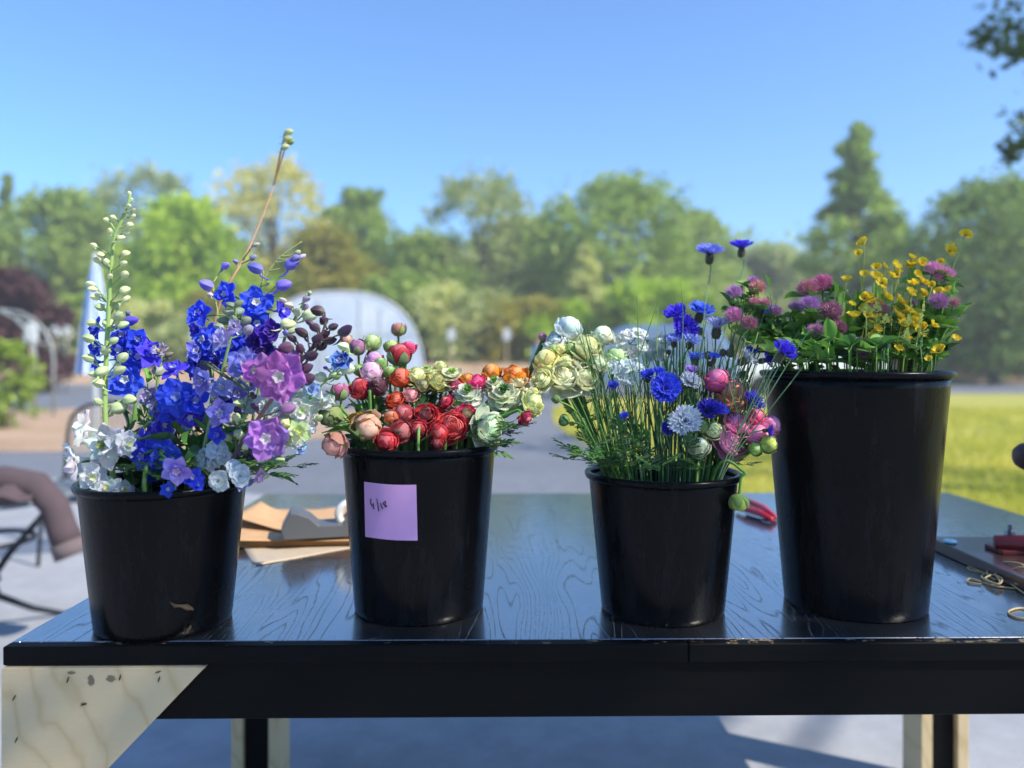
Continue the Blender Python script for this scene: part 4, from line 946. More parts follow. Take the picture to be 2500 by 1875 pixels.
def eye_mesh():
    b = MB()
    for i in range(5):
        a = i * 1.2566; p0 = DPI[i % 3]; mt = Matrix.Rotation(a, 4, 'Z') @ Matrix.Rotation(.6, 4, 'X') @ Matrix.Scale(.34, 4)
        b.add([mt @ v.co + V((0, 0, .25)) for v in p0.vertices], [tuple(p.vertices) for p in p0.polygons])
    return b.mesh('eye', M['petal'], True, uv=True)
EYE = eye_mesh()
CORE = lathe_uv('flower_head', [(.02, 0), (.45, .1), (.8, .45), (.93, 1.0), (.8, 1.5), (.45, 1.82), (.02, 1.92)], 14, 'petal')
def swirl_core():
    """tight spiral of petal rims seen in the middle of an opening ranunculus"""
    b = MB()
    for k2, (r, h) in enumerate([(.80, 1.25), (.64, 1.42), (.5, 1.54), (.36, 1.6), (.22, 1.62)]):
        n_ = 20; vs = []; uv = []
        for i in range(n_ + 1):
            a = 2 * math.pi * i / n_; w_ = 1 + .12 * math.sin(3 * a + k2 * 1.3)
            for t, (rr, z) in enumerate(((r * .9, h - .45), (r * 1.04 * w_, h - .15), (r * .86 * w_, h))): vs.append((math.cos(a) * rr, math.sin(a) * rr, z)); uv.append((t / 2 * .8, i / n_ * 3))
        b.add(vs, [(i * 3 + j, (i + 1) * 3 + j, (i + 1) * 3 + j + 1, i * 3 + j + 1) for i in range(n_) for j in range(2)], 0, uv)
    b.ball((0, 0, .85), .72); return b.mesh('flower_head', M['petal'], True, uv=True)
SWIRL = swirl_core()
def green_tuft():
    b = MB(); rr = random.Random(4)
    for i in range(26):
        a = i * 2.4; t = .15 + .75 * (i / 26); src = LANCE[i % 3]; mt = Matrix.Translation((0, 0, .5)) @ Matrix.Rotation(a, 4, 'Z') @ Matrix.Rotation(1.35 - t, 4, 'X') @ Matrix.Scale(.75, 4)
        b.add([mt @ v.co for v in src.vertices], [tuple(p.vertices) for p in src.polygons], 0, [(.5, .5)] * len(src.vertices))
    b.ball((0, 0, .5), .3); return b.mesh('green_centre', M['leaf'], True, uv=True)
TUFT = green_tuft()
def corn_floret(s):
    rr = random.Random(s); vs = []; uv = []; teeth = 5; n_ = teeth * 2
    rows = [(0, .05), (.30, .07), (.55, .20), (.80, .36)]
    for i, (u, w_) in enumerate(rows):
        for j in range(n_ + 1):
            v = j / n_ * 2 - 1; vs.append((math.sin(v * 1.2) * w_, u, (1 - math.cos(v * 1.2)) * w_ * .9 - .0)); uv.append((u, j / n_))
    for j in range(n_ + 1):
        v = j / n_ * 2 - 1; u = (1.06 + .05 * rr.uniform(-1, 1) - .06 * v * v) if j % 2 else .84; w_ = .46
        vs.append((math.sin(v * 1.2) * w_, u, (1 - math.cos(v * 1.2)) * w_ * .8)); uv.append((u, j / n_))
    return mesh('ray_floret', vs, [(i * (n_ + 1) + j, i * (n_ + 1) + j + 1, (i + 1) * (n_ + 1) + j + 1, (i + 1) * (n_ + 1) + j) for i in range(len(rows)) for j in range(n_)], M['petal_del'], True, uv)
CORN = [corn_floret(s) for s in range(3)]
def scaly(name, L, w_):
    b = MB(); base = lathe_uv(name, [(.03, 0), (w_ * .7, L * .08), (w_, L * .4), (w_ * .85, L * .75), (w_ * .5, L)], 12, 'bud'); b.add([v.co for v in base.vertices], [tuple(p.vertices) for p in base.polygons], 0, [(.5, .5)] * len(base.vertices))
    for row in range(6):
        z = L * (.1 + .14 * row); r = w_ * math.sin(math.pi * (.25 + .5 * z / L)) * 1.02
        for i in range(10):
            a = (i + .5 * (row % 2)) * .628; c = V((math.cos(a) * r, math.sin(a) * r, z)); o_ = V((math.cos(a), math.sin(a), 0)); t = V((-math.sin(a), math.cos(a), 0))
            b.add([c - t * .12 * w_ * 2, c + t * .12 * w_ * 2, c + o_ * .09 * w_ + V((0, 0, L * .17))], [(0, 1, 2)], 0, [(0, 0), (0, 1), (1, .5)])
    return b.mesh(name, M['bud'], False, uv=True)
CALYX = scaly('flower_head', .8, .30); KNOB = scaly('bud', 1.0, .45)
def stamens():
    b = MB(); rr = random.Random(8)
    for i in range(22):
        a = i * 2.4; t = .35 * math.sqrt(i / 22); L = rr.uniform(.35, .6); d = V((math.cos(a) * t * 1.6, math.sin(a) * t * 1.6, 1)).normalized(); o_ = V((math.cos(a) * t * .5, math.sin(a) * t * .5, .65)); b.tube([o_, o_ + d * L], [.028, .03], 4)
    return b.mesh('stamens', M['petal'], False, uv=True)
STAM = stamens()
def clover_head(s):
    b = MB(); rr = random.Random(s); n_ = 150
    for i in range(n_):
        z = 1 - 1.55 * (i + .5) / n_; a = i * 2.39996; q = math.sqrt(max(0, 1 - z * z)); d = V((math.cos(a) * q, math.sin(a) * q, z * .95 + .12)).normalized(); L = rr.uniform(.85, 1.08)
        t = d.cross(V((0, 0, 1))); t = t.normalized() if t.length > .01 else V((1, 0, 0)); s2 = d.cross(t); up = V((0, 0, .10 * (1 - abs(z))))
        w_ = .055; p0, p1, p2 = d * .25, d * L * .7 + up * .5, d * L + up * 1.6
        vs = [p0 + t * w_ * .5, p0 - t * w_ * .5, p1 + t * w_ + s2 * w_ * .4, p1 - t * w_ + s2 * w_ * .4, p1 - s2 * w_ * .9, p2]
        b.add(vs, [(0, 1, 3, 2), (1, 4, 3), (0, 2, 4), (2, 3, 5), (3, 4, 5), (4, 2, 5)], 0, [(.0, .5), (.0, .5), (.55, 0), (.55, 1), (.5, .5), (1, .5)])
    b.ball((0, 0, 0), .55, 10, 6); return b.mesh('flower_head', M['clover'], False, uv=True)
M['clover'] = petal_material('clover_floret', .3, .5, .8, .6, .25)
CLOV = [clover_head(s) for s in range(3)]

# ------------------------------------------------------------------ growing a flower
rf = random.Random(42)
def CA(x, y): return 100 + x * .4822, 450 + y * .4822
def CB(x, y): return 750 + x / 3.403, 750 + y / 3.403
def CC(x, y): return 1280 + x / 2.962, 700 + y / 2.962
def CD(x, y): return 1660 + x / 2.989, 540 + y / 2.989
CS = {CA: .4822, CB: 1 / 3.403, CC: 1 / 2.962, CD: 1 / 2.989}
def direction(az, el):
    a, e = R(az), R(el); return V((math.sin(a) * math.cos(e), -math.cos(a) * math.cos(e), math.sin(e)))
def frame(d, spin=0): return d.to_track_quat('Z', 'Y').to_matrix().to_4x4() @ Matrix.Rotation(spin, 4, 'Z')
def shade(c, v=.1, hue=.04):
    k = min(1.36, .80 / max(max(c[:3]), .02)) * (1 + rf.uniform(-v, v)); return tuple(max(0, min(.86, x * k * (1 + rf.uniform(-hue, hue)))) for x in c[:3]) + (1,)
def spline(pts, sub=4):
    out = []
    for i in range(len(pts) - 1):
        a, b, c, d = pts[max(i - 1, 0)], pts[i], pts[i + 1], pts[min(i + 2, len(pts) - 1)]
        for s in range(sub):
            t = s / sub; out.append(.5 * ((2 * b) + (c - a) * t + (2 * a - 5 * b + 4 * c - d) * t * t + (3 * b - a - 3 * c + d) * t ** 3))
    out.append(pts[-1]); return out
def rooted(B, head, rr=.80, low=None):
    """points of the stem inside the bucket: root on its floor and the crossing of the mouth"""
    off = V((head.x - B.x, head.y - B.y, 0))
    if off.length > .66 * B.r: ro = off.normalized() * .66 * B.r * rf.uniform(.55, 1)
    else: ro = off * rf.uniform(.3, .9)
    root = V((B.x + ro.x * .8, B.y + ro.y * .8, TT + .012))
    zt = max(head.z, B.z + .03); k = (B.h - .012) / (zt - TT); p = root.lerp(V((head.x, head.y, zt)), k); q = V((p.x - B.x, p.y - B.y, 0)); lim = rr * B.R * .93
    if q.length > lim: q = q.normalized() * lim
    if head.z < B.z + .03: q = off.normalized() * lim; return root, V((B.x + q.x, B.y + q.y, B.z + .008))
    return root, V((B.x + q.x, B.y + q.y, B.z - .004))
def depth(B, sy, ytop, bias=0):
    yr = (357 - (B.z - CAMZ) * FPX / (B.y - B.R)) * 2.44141
    t = max(0, min(1.05, (sy - ytop) / (yr - ytop))); return B.y + B.R * (.55 - 1.38 * t) + bias + rf.uniform(-.008, .008)
GREEN = [hexc('#4f7a2e'), hexc('#5d8638'), hexc('#46702c'), hexc('#6b8f45')]
DKG = [hexc('#2f5a26'), hexc('#3a6a2c'), hexc('#28502a')]
GREY = [hexc('#5a7c50'), hexc('#6a8a5e'), hexc('#4e7046')]
def add_leaf(root, at_, kind, L, d, colr, roll=0):
    src = {'lance': LANCE, 'oval': OVAL, 'parsley': PARS, 'tri': TRI}.get(kind)
    if kind == 'linear':
        m4 = Matrix.Translation(at_) @ d.to_track_quat('Z', 'Y').to_matrix().to_4x4() @ Matrix.Rotation(rf.uniform(0, 6), 4, 'Z') @ Matrix.Diagonal((L * .62, L * .62, L, 1))
        return obj('leaf', rf.choice(LIN), root, mat4=m4, color=shade(colr, .2))
    q = d.to_track_quat('Y', 'Z').to_matrix().to_4x4()
    return obj('leaf', rf.choice(src), root, mat4=Matrix.Translation(at_) @ q @ Matrix.Rotation(roll, 4, 'Y') @ Matrix.Scale(L, 4), color=shade(colr, .2))
def leaves_on(root, pts, B, kind, n, L, cols, z0=None):
    zs = [p for p in pts if p.z > B.z - .03] or pts[-3:]
    for _ in range(n):
        i = rf.randrange(max(1, int(len(zs) * .7))); p = zs[i]; a = rf.uniform(0, 6.283)
        if kind == 'linear': d = V((math.cos(a) * .25, math.sin(a) * .25, 1)).normalized(); p = zs[max(0, i - 2)]
        else:
            d = V((math.cos(a), math.sin(a) - .35, rf.uniform(-.1, .8))).normalized()
        add_leaf(root, p - root.location, kind, L * rf.uniform(.7, 1.25), d, rf.choice(cols), rf.uniform(-.5, .5))
LABS = {}
def start(name, label, cat, group, root):
    o = empty(name, root); tag(o, label, cat, group); return o
def stem(root, pts, r0, r1, colr, extra=()):
    b = MB(); n_ = len(pts); b.tube([p - root.location for p in pts], [r0 + (r1 - r0) * i / (n_ - 1) for i in range(n_)], 7)
    for (q, ra, rb) in extra: b.tube([p - root.location for p in q], [ra + (rb - ra) * i / (len(q) - 1) for i in range(len(q))], 5)
    return b.build('stem', M['stem'], root, smooth=True, color=shade(colr), uv=True)

def ranunculus(cf, B, x, y, r, colr, kind, az=0, el=45, label='', group=None, ytop=0, dd=None, sep=None, eye=None, leafn=1, bend=None, thick=.0022):
    sx, sy = cf(x, y); Y = dd if dd else depth(B, sy, ytop); c = P(sx, sy, Y); rm = 1.13 * r * CS[cf] / 2.44141 * Y / FPX
    d = direction(az + rf.uniform(-6, 6), el + rf.uniform(-6, 6)); colr = hexc(colr)
    s = rm * {'bud': 1.0, 'ball': .97, 'half': .80, 'open': .60, 'gopen': .60, 'cup': .78}[kind]
    base = c - d * s * {'bud': 1, 'ball': 1, 'half': .9, 'open': .55, 'gopen': .5, 'cup': .9}[kind]
    root_p, mouth = rooted(B, base)
    pre = base - d * min(.045, max(.015, (base.z - mouth.z) * .35))
    if base.z < B.z + .03: pre = base - d * .02; pre.z = max(pre.z, min(B.z + .02, base.z + .03)) if d.z < 0 else pre.z
    pts = spline([root_p, mouth, pre, base + d * s * .1] if bend is None else [root_p, mouth] + [P(*cf(*b), Y) for b in bend] + [base + d * s * .1], 5)
    rt = start('ranunculus', label, 'flower', group, root_p); gcol = rf.choice(GREEN)
    stem(rt, pts, thick * 1.15, thick, gcol)
    H = Matrix.Translation(base - root_p) @ frame(d, rf.uniform(0, 6)) @ Matrix.Scale(s, 4)
    ec = hexc(eye) if eye else tuple(v * .8 for v in colr[:3]) + (1,)
    if kind in ('bud', 'ball'): hd = obj('flower_head', CORE, rt, mat4=H, color=shade(colr if kind == 'ball' else colr))
    elif kind == 'gopen': hd = obj('flower_head', TUFT, rt, mat4=H, color=shade(hexc(eye or '#4f7d2f')))
    else: hd = obj('flower_head', SWIRL, rt, mat4=H @ Matrix.Scale({'half': 1.0, 'cup': .85, 'open': .82}[kind], 4), color=shade(ec if kind == 'open' else tuple(v * .92 for v in colr[:3]) + (1,)))
    lay = {'bud': [(4, CUPC, .97, 0, .03), (4, CUPC, 1.0, 0, 0)],
           'ball': [(4, CUPC, .92, 0, .08), (5, CUPM, .98, 3, .02), (5, CUPM, 1.05, 8, -.01), (3, CUPO, 1.10, 14, -.03)],
           'half': [(5, CUPM, .93, 0, .10), (5, CUPM, 1.04, 8, .02), (6, CUPO, 1.16, 20, -.04)],
           'cup': [(5, CUPM, .9, 0, .1), (5, CUPM, 1.05, 10, 0), (5, CUPO, 1.22, 34, -.03)],
           'open': [(5, CUPM, .80, 2, .12), (6, CUPM, .95, 14, .05), (6, CUPO, 1.15, 30, 0), (7, CUPO, 1.32, 50, -.02), (6, CUPO, 1.42, 68, -.04)],
           'gopen': [(6, CUPO, .95, 12, .1), (7, CUPO, 1.12, 32, .03), (7, CUPO, 1.30, 52, 0), (6, CUPO, 1.42, 72, -.03)]}[kind]
    HI = Matrix.Identity(4) if kind in ('bud', 'ball', 'gopen') else Matrix.Scale(1 / {'half': 1.0, 'cup': .85, 'open': .82}[kind], 4)
    for li, (n_, src, sc, op, zo) in enumerate(lay):
        a0 = rf.uniform(0, 6)
        for i in range(n_):
            m4 = HI @ Matrix.Translation((0, 0, zo + (1 - sc) * .5 if kind in ('bud', 'ball') else zo)) @ Matrix.Rotation(a0 + 6.283 * i / n_ + rf.uniform(-.12, .12), 4, 'Z') @ Matrix.Rotation(-R(op + rf.uniform(-5, 6) * (op > 0)), 4, 'X') @ Matrix.Scale(sc * rf.uniform(.95, 1.05), 4)
            cc = shade(colr, .2, .07)
            if kind == 'open' and li == 0: cc = tuple(.75 * p + .25 * q for p, q in zip(cc[:3], ec[:3])) + (1,)
            obj('petal', rf.choice(src), hd, mat4=m4, color=cc)
    sc_ = hexc(sep) if sep else hexc('#6f8f4a'); long_ = kind == 'bud' and sep != 'none'
    a0 = rf.uniform(0, 6)
    for i in range(5):
        op = 3 if kind in ('bud', 'ball') else 55
        obj('sepal', rf.choice(SEPL if (kind == 'bud' and rf.random() < .8) else SEP), hd, mat4=HI @ Matrix.Rotation(a0 + 1.2566 * i + rf.uniform(-.1, .1), 4, 'Z') @ Matrix.Rotation(-R(op + rf.uniform(-3, 6)), 4, 'X') @ Matrix.Scale(1.06 if op < 10 else .9, 4), color=shade(sc_, .15))
    if leafn: leaves_on(rt, pts, B, 'parsley', leafn, .032, DKG + GREEN[:1])
    return rt

def cornflower(cf, B, x, y, r, colr, az=0, el=55, label='', group=None, ytop=0, dd=None, eye='#3a1868', n=11, leafn=2):
    sx, sy = cf(x, y); Y = dd if dd else depth(B, sy, ytop, -.025); c = P(sx, sy, Y); rm = 1.15 * r * CS[cf] / 2.44141 * Y / FPX
    d = direction(az + rf.uniform(-8, 8), el + rf.uniform(-8, 8)); colr = hexc(colr); base = c - d * rm * .75
    root_p, mouth = rooted(B, base); pts = spline([root_p, mouth, base - d * .03 - V((0, 0, .012)), base], 5)
    rt = start('cornflower', label, 'flower', group, root_p); stem(rt, pts, .0017, .0012, rf.choice(GREY))
    H = Matrix.Translation(base - root_p) @ frame(d, rf.uniform(0, 6)) @ Matrix.Scale(rm, 4)
    hd = obj('flower_head', CALYX, rt, mat4=H, color=shade(hexc('#3c3a28')))
    for (k2, L, tilt, z) in ((n, 1.0, 28, .70), (8, .82, 50, .72), (5, .6, 68, .75)):
        a0 = rf.uniform(0, 6)
        for i in range(k2):
            obj('ray_floret', rf.choice(CORN), hd, mat4=Matrix.Translation((0, 0, z)) @ Matrix.Rotation(a0 + 6.283 * i / k2 + rf.uniform(-.15, .15), 4, 'Z') @ Matrix.Rotation(R(tilt + rf.uniform(-10, 10)), 4, 'X') @ Matrix.Scale(L * rf.uniform(.88, 1.08), 4), color=shade(colr, .18))
    obj('stamens', STAM, hd, color=shade(hexc(eye)))
    leaves_on(rt, pts, B, 'linear', leafn, .10, GREY + DKG[:1]); return rt
def cornbud(cf, B, x, y, r, label, group, ytop=0, tip=None, leafn=2, az=0, el=75):
    sx, sy = cf(x, y); Y = depth(B, sy, ytop, .015); c = P(sx, sy, Y); rm = r * CS[cf] / 2.44141 * Y / FPX
    d = direction(az + rf.uniform(-60, 60), el); base = c - d * rm
    root_p, mouth = rooted(B, base); pts = spline([root_p, mouth, base - d * .03, base], 5)
    rt = start('cornflower_bud', label, 'flower bud', group, root_p); stem(rt, pts, .0014, .0011, rf.choice(GREY))
    H = Matrix.Translation(base - root_p) @ frame(d) @ Matrix.Scale(rm * 2.1, 4); hd = obj('bud', KNOB, rt, mat4=H, color=shade(rf.choice([hexc('#6a6a4c'), hexc('#59503c'), hexc('#75785a')])))
    if tip:
        for i in range(4): obj('petal_tip', rf.choice(CORN), hd, mat4=Matrix.Translation((0, 0, .75)) @ Matrix.Rotation(1.57 * i, 4, 'Z') @ Matrix.Rotation(R(72), 4, 'X') @ Matrix.Scale(.55, 4), color=hexc(tip))
    leaves_on(rt, pts, B, 'linear', leafn, .10, GREY + DKG[:1]); return rt
def clover(cf, B, x, y, r, colr, label, group=None, ytop=0, dd=None, az=0, el=62, leafn=3):
    sx, sy = cf(x, y); Y = dd if dd else depth(B, sy, ytop); c = P(sx, sy, Y); rm = 1.18 * r * CS[cf] / 2.44141 * Y / FPX; d = direction(az + rf.uniform(-25, 25), el + rf.uniform(-10, 10)); base = c - d * rm * .6
    root_p, mouth = rooted(B, base); pts = spline([root_p, mouth, base - d * .02, base], 5); rt = start('clover', label, 'flower', group, root_p); stem(rt, pts, .0016, .0013, rf.choice(GREEN))
    obj('flower_head', rf.choice(CLOV), rt, mat4=Matrix.Translation(c - root_p) @ frame(d, rf.uniform(0, 6)) @ Matrix.Diagonal((rm, rm, rm * .95, 1)), color=shade(hexc(colr), .1))
    for i in range(2): add_leaf(rt, base - root_p, 'oval', rm * 2.0, V((math.cos(rf.uniform(0, 6)), math.sin(rf.uniform(0, 6)), .1)).normalized(), rf.choice(GREEN))
    leaves_on(rt, pts, B, 'tri', leafn, .034, GREEN + [hexc('#5d8a30')]); return rt
def buttercup(cf, B, heads, label, group=None, ytop=0, dd=None):
    """one branching stem carrying the listed blossoms (x, y, r)"""
    hs = []
    for (x, y, r) in heads:
        sx, sy = cf(x, y); Y = (dd or depth(B, sy, ytop)) + rf.uniform(-.01, .01); hs.append((P(sx, sy, Y), 1.3 * r * CS[cf] / 2.44141 * Y / FPX))
    top = max(hs, key=lambda t: t[0].z)[0]; root_p, mouth = rooted(B, top); main = spline([root_p, mouth, mouth.lerp(top, .55) + V((rf.uniform(-.01, .01), 0, 0)), top], 5)
    rt = start('buttercup', label, 'flower', group, root_p); ex = []
    for (p, r) in hs:
        if p is top: continue
        cand = [q for q in main if q.z < p.z - .02 and q.z > TT + B.h * .8] or [mouth]; q0 = cand[-1] if len(cand) < 3 else cand[rf.randrange(len(cand) // 2, len(cand))]; ex.append((spline([q0, q0.lerp(p, .5) + V((0, 0, .004)), p], 3), .0009, .0007))
    stem(rt, main, .0014, .0008, rf.choice([hexc('#8a9a3c'), hexc('#7f9440')]), ex)
    for (p, r) in hs:
        d = direction(rf.uniform(-70, 70), rf.uniform(25, 75)); bl_ = obj('blossom', STAM, rt, mat4=Matrix.Translation(p - root_p) @ frame(d) @ Matrix.Translation((0, 0, -.3 * r)) @ Matrix.Scale(r * .5, 4), color=hexc('#c9a012'))
        for i in range(5): obj('petal', rf.choice(BUTP), bl_, mat4=Matrix.Scale(2, 4) @ Matrix.Translation((0, 0, .3)) @ Matrix.Rotation(1.2566 * i + rf.uniform(-.1, .1), 4, 'Z') @ Matrix.Rotation(R(rf.uniform(12, 34)), 4, 'X'), color=shade(hexc('#f8dc1c'), .1))
    leaves_on(rt, main, B, 'parsley', 1, .03, GREEN); return rt
def delphinium(cf, B, line, florets, buds, label, scol='#5f8244', ytop=0, Y=None, thick=.0034, leafn=1, group=None):
    """line: stem points (crop px, from the mouth up); florets: (x,y,r,colour[,eye,az,el]); buds: (x,y,size,colour)"""
    Ys = Y if Y else B.y; pl = [P(*cf(*p[:2]), p[2] if len(p) > 2 else Ys) for p in line]; zy = sorted((p.z, p.y) for p in pl)
    def ydep(z):
        c = [y for h, y in zy if h <= z] or [zy[0][1]]; return c[-1]
    root_p, mouth = rooted(B, pl[0].lerp(pl[-1], .1)); pl = [p for p in pl if p.z > B.z + .014] or pl[-1:]; pts = spline([root_p, mouth] + pl, 4)
    rt = start('delphinium', label, 'flower', group, root_p); ex = []; made = []
    def near(p):
        c = [q for q in pts if q.z < p.z + .004 and q.z > B.z - .06] or [pts[len(pts) // 2]]; return min(c, key=lambda q: (q - p).length)
    for f in florets:
        x, y, r, cl = f[:4]; eye = f[4] if len(f) > 4 and f[4] else '#d8dce8'; sx, sy = cf(x, y); rm = 1.14 * r * CS[cf] / 2.44141 * Ys / FPX; q = near(P(sx, sy, Ys)); p = P(sx, sy, Ys - rm * rf.uniform(.35, .9) - (.01 if r > 60 else 0))
        dx = (p.x - q.x) / max(rm, .01)
        if len(f) > 5: d = direction(f[5], f[6])
        else: d = V((max(-1.4, min(1.4, dx * .55)) + rf.uniform(-.25, .25), -1, rf.uniform(-.1, .35))).normalized()
        ex.append((spline([q, q.lerp(p, .5) + V((0, 0, .004)), p - d * rm * .15], 3), .0014, .0011)); made.append((p, d, rm, cl, eye, r))
    for bd in buds:
        x, y, sz, cl = bd; sx, sy = cf(x, y); L = sz * CS[cf] / 2.44141 * Ys / FPX; Yb = ydep(P(sx, sy, Ys).z) if any(len(t) > 2 for t in line) else Ys; L *= Yb / Ys; p0 = P(sx, sy, Yb); q = near(p0 - V((0, 0, L * .6))); p = P(sx, sy, Yb + rf.uniform(-.018, .012)); out = V((p.x - q.x, rf.uniform(-.02, .004), 0)); out = out.normalized() if out.length > 1e-5 else V((0, -1, 0))
        d = (out * 1.0 + V((0, 0, rf.uniform(.0, .55)))).normalized(); b0 = p - d * L * .5
        ex.append((spline([q, q.lerp(b0, .55) + V((0, 0, -.001)), b0], 3), .0013, .0012)); made.append((b0, d, L, cl, None, 0))
    stem(rt, pts, thick * 1.1, thick * .42, hexc(scol), ex)
    for (p, d, rm, cl, eye, r) in made:
        cl = hexc(cl)
        if eye is None:
            obj('bud', rf.choice(DBUD), rt, mat4=Matrix.Translation(p - root_p) @ frame(d, rf.uniform(-.4, .4)) @ Matrix.Diagonal((rm * .80, rm * .80, rm, 1)), color=shade(cl, .14)); continue
        fl = obj('floret', FLORET, rt, mat4=Matrix.Translation(p - root_p) @ frame(d, rf.uniform(0, 6)) @ Matrix.Scale(rm, 4), color=shade(cl))
        op = rf.uniform(10, 32); broad = min(cl[:3]) > .55 or r >= 80; oset, iset = (DPB, DPB) if broad else (DP, DPI)
        if broad: op = rf.uniform(4, 14)
        no = 6 if broad else 5
        for i in range(no): obj('petal', rf.choice(oset), fl, mat4=Matrix.Rotation(6.2832 / no * i + rf.uniform(-.18, .18), 4, 'Z') @ Matrix.Rotation(R(op + rf.uniform(-13, 13)), 4, 'X') @ Matrix.Scale(rf.uniform(.9, 1.06), 4), color=shade(cl, .28, .12))
        for i in range(5): obj('petal', rf.choice(iset), fl, mat4=Matrix.Translation((0, 0, .05)) @ Matrix.Rotation(1.2566 * (i + .5) + rf.uniform(-.2, .2), 4, 'Z') @ Matrix.Rotation(R(op + 20 + rf.uniform(-14, 16)), 4, 'X') @ Matrix.Scale(rf.uniform(.58, .8), 4), color=shade(tuple(min(1, v * 1.25 + .02) for v in cl[:3]), .28, .12))
        obj('eye', EYE, fl, color=shade(hexc(eye)))
    if leafn: leaves_on(rt, pts, B, 'parsley', leafn, .05, DKG + GREEN[:1])
    return rt
def sprig(B, px, py, kind, n, L, cols, label, group, Y=None, name='leaf_sprig'):
    Yd = Y if Y else depth(B, py, py - 200); tip = P(px, py, Yd); root_p, mouth = rooted(B, tip, .86); pts = spline([root_p, mouth, mouth.lerp(tip, .6) + V((0, 0, .004)), tip], 4); rt = start(name, label, 'leaves', group, root_p); stem(rt, pts, .0012, .0007, rf.choice(cols))
    zs = [p for p in pts if p.z > B.z - .02] or pts[-2:]
    for i in range(n):
        p = zs[min(len(zs) - 1, int(len(zs) * (i + .5) / n))]; a = rf.uniform(0, 6.283); d = V((math.cos(a), math.sin(a) - .3, .5 if kind != 'linear' else 3)).normalized(); add_leaf(rt, p - root_p, kind, L * rf.uniform(.7, 1.2), d, rf.choice(cols), rf.uniform(-.4, .4))
    if n == 0: return rt
    d = (tip - mouth).normalized(); add_leaf(rt, tip - root_p, kind, L, d, rf.choice(cols)); return rt

# ------------------------------------------------------------------ bucket 1: delphiniums
GW, GC = '#a9b888', '#cfd3a0'
T1 = 470
gb = [(330, 180, 34), (365, 165, 34), (465, 160, 40), (450, 205, 40), (430, 245, 44), (405, 270, 44), (350, 235, 42), (265, 310, 40), (430, 350, 46), (300, 355, 44), (285, 385, 46), (330, 390, 44), (420, 400, 50), (350, 465, 44), (425, 455, 52), (250, 505, 50), (260, 530, 50), (425, 535, 56), (430, 580, 54), (275, 570, 52),
      (445, 110, 34), (455, 75, 30), (447, 45, 28), (470, 130, 30), (425, 140, 28)]
lb = [(300, 620, 56), (380, 615, 64), (395, 665, 66), (340, 705, 76), (415, 710, 62), (255, 700, 56), (240, 780, 64), (330, 840, 70), (415, 875, 70), (240, 880, 64), (310, 945, 74), (400, 940, 74), (290, 1005, 62), (450, 1090, 76), (290, 1100, 60), (395, 1130, 92), (370, 790, 50), (265, 960, 50)]
WH = '#e6e8ea'
delphinium(CA, B1, [(330, 1500), (326, 1200), (330, 900), (345, 600), (365, 300), (400, 200), (440, 100), (450, 50)],
    [(340, 1325, 108, WH, '#7d8a55', -5, 12), (225, 1235, 92, WH, '#c9d0a8', -75, 15), (185, 1395, 95, WH, '#b4bb84', -55, -5), (265, 1480, 70, WH, '#c9d0a8', 25, 0), (430, 1320, 70, '#dfe3ea', '#c9d0a8', 60, 10), (345, 1545, 64, WH, '#d8d890', 0, 30), (420, 1555, 55, WH, '#d8d890', 40, 20)],
    [(*b, GC) for b in gb] + [(*b, GW) for b in lb], 'tall white delphinium spike set with pale green buds', '#7d9a55', Y=1.165, thick=.0042, leafn=0)
BL, BL2, BV = '#2742d6', '#3358e6', '#4a3bd0'
delphinium(CA, B1, [(480, 1500), (470, 1200), (455, 900), (440, 700), (430, 640)],
    [(295, 735, 60, BL), (300, 830, 55, BL), (420, 760, 66, BL), (412, 835, 70, BL), (490, 880, 70, BL), (545, 860, 78, BV, None, 60, 25), (437, 990, 88, BL2, '#e8ecf2', 10, 5), (480, 790, 62, BL), (470, 925, 48, BL), (290, 900, 50, BL)],
    [(458, 690, 84, '#5a4cc4'), (502, 762, 96, '#5346cc'), (440, 650, 40, '#6a70a0')], 'blue delphinium spike standing close behind the white spike', Y=1.23, leafn=1)
delphinium(CA, B1, [(860, 1450), (930, 1150), (985, 900), (1010, 720), (1020, 600)],
    [(1095, 612, 88, BL2, '#f2eee0', 12, 18), (950, 562, 66, BL, None, -20, 10), (815, 665, 74, BL, '#b9bff0', -15, 20), (805, 735, 60, BV, None, -50, -10), (1205, 640, 60, BV, None, 60, 5), (1085, 700, 70, BL2), (850, 790, 84, BL2, None, -30, 5), (890, 860, 74, BL2, '#e8ecf2', -5, -15), (1065, 820, 74, BL2), (785, 925, 62, BL, None, -60, -10), (1040, 880, 60, BL), (975, 820, 62, BL), (1010, 760, 66, BL)],
    [], 'largest blue delphinium spike with white eyed florets', Y=1.26, leafn=1)
delphinium(CA, B1, [(800, 1200), (860, 800), (905, 600), (960, 490), (1030, 370, 1.36), (1090, 240, 1.44), (1160, 60, 1.58), (1225, -150, 1.72), (1256, -290, 1.8)],
    [], [(1256, -265, 52, '#a6b070'), (1250, -230, 48, '#9aa860'), (1264, -215, 44, '#8a9850'), (1238, -190, 44, '#aab080'), (1075, 370, 44, '#8a8aa8'), (1090, 305, 40, '#a8a890'), (985, 390, 36, '#7a72b0')], 'tall brownish bare delphinium stem with a small green tip', '#9a7c58', Y=1.33, thick=.0030, leafn=0)
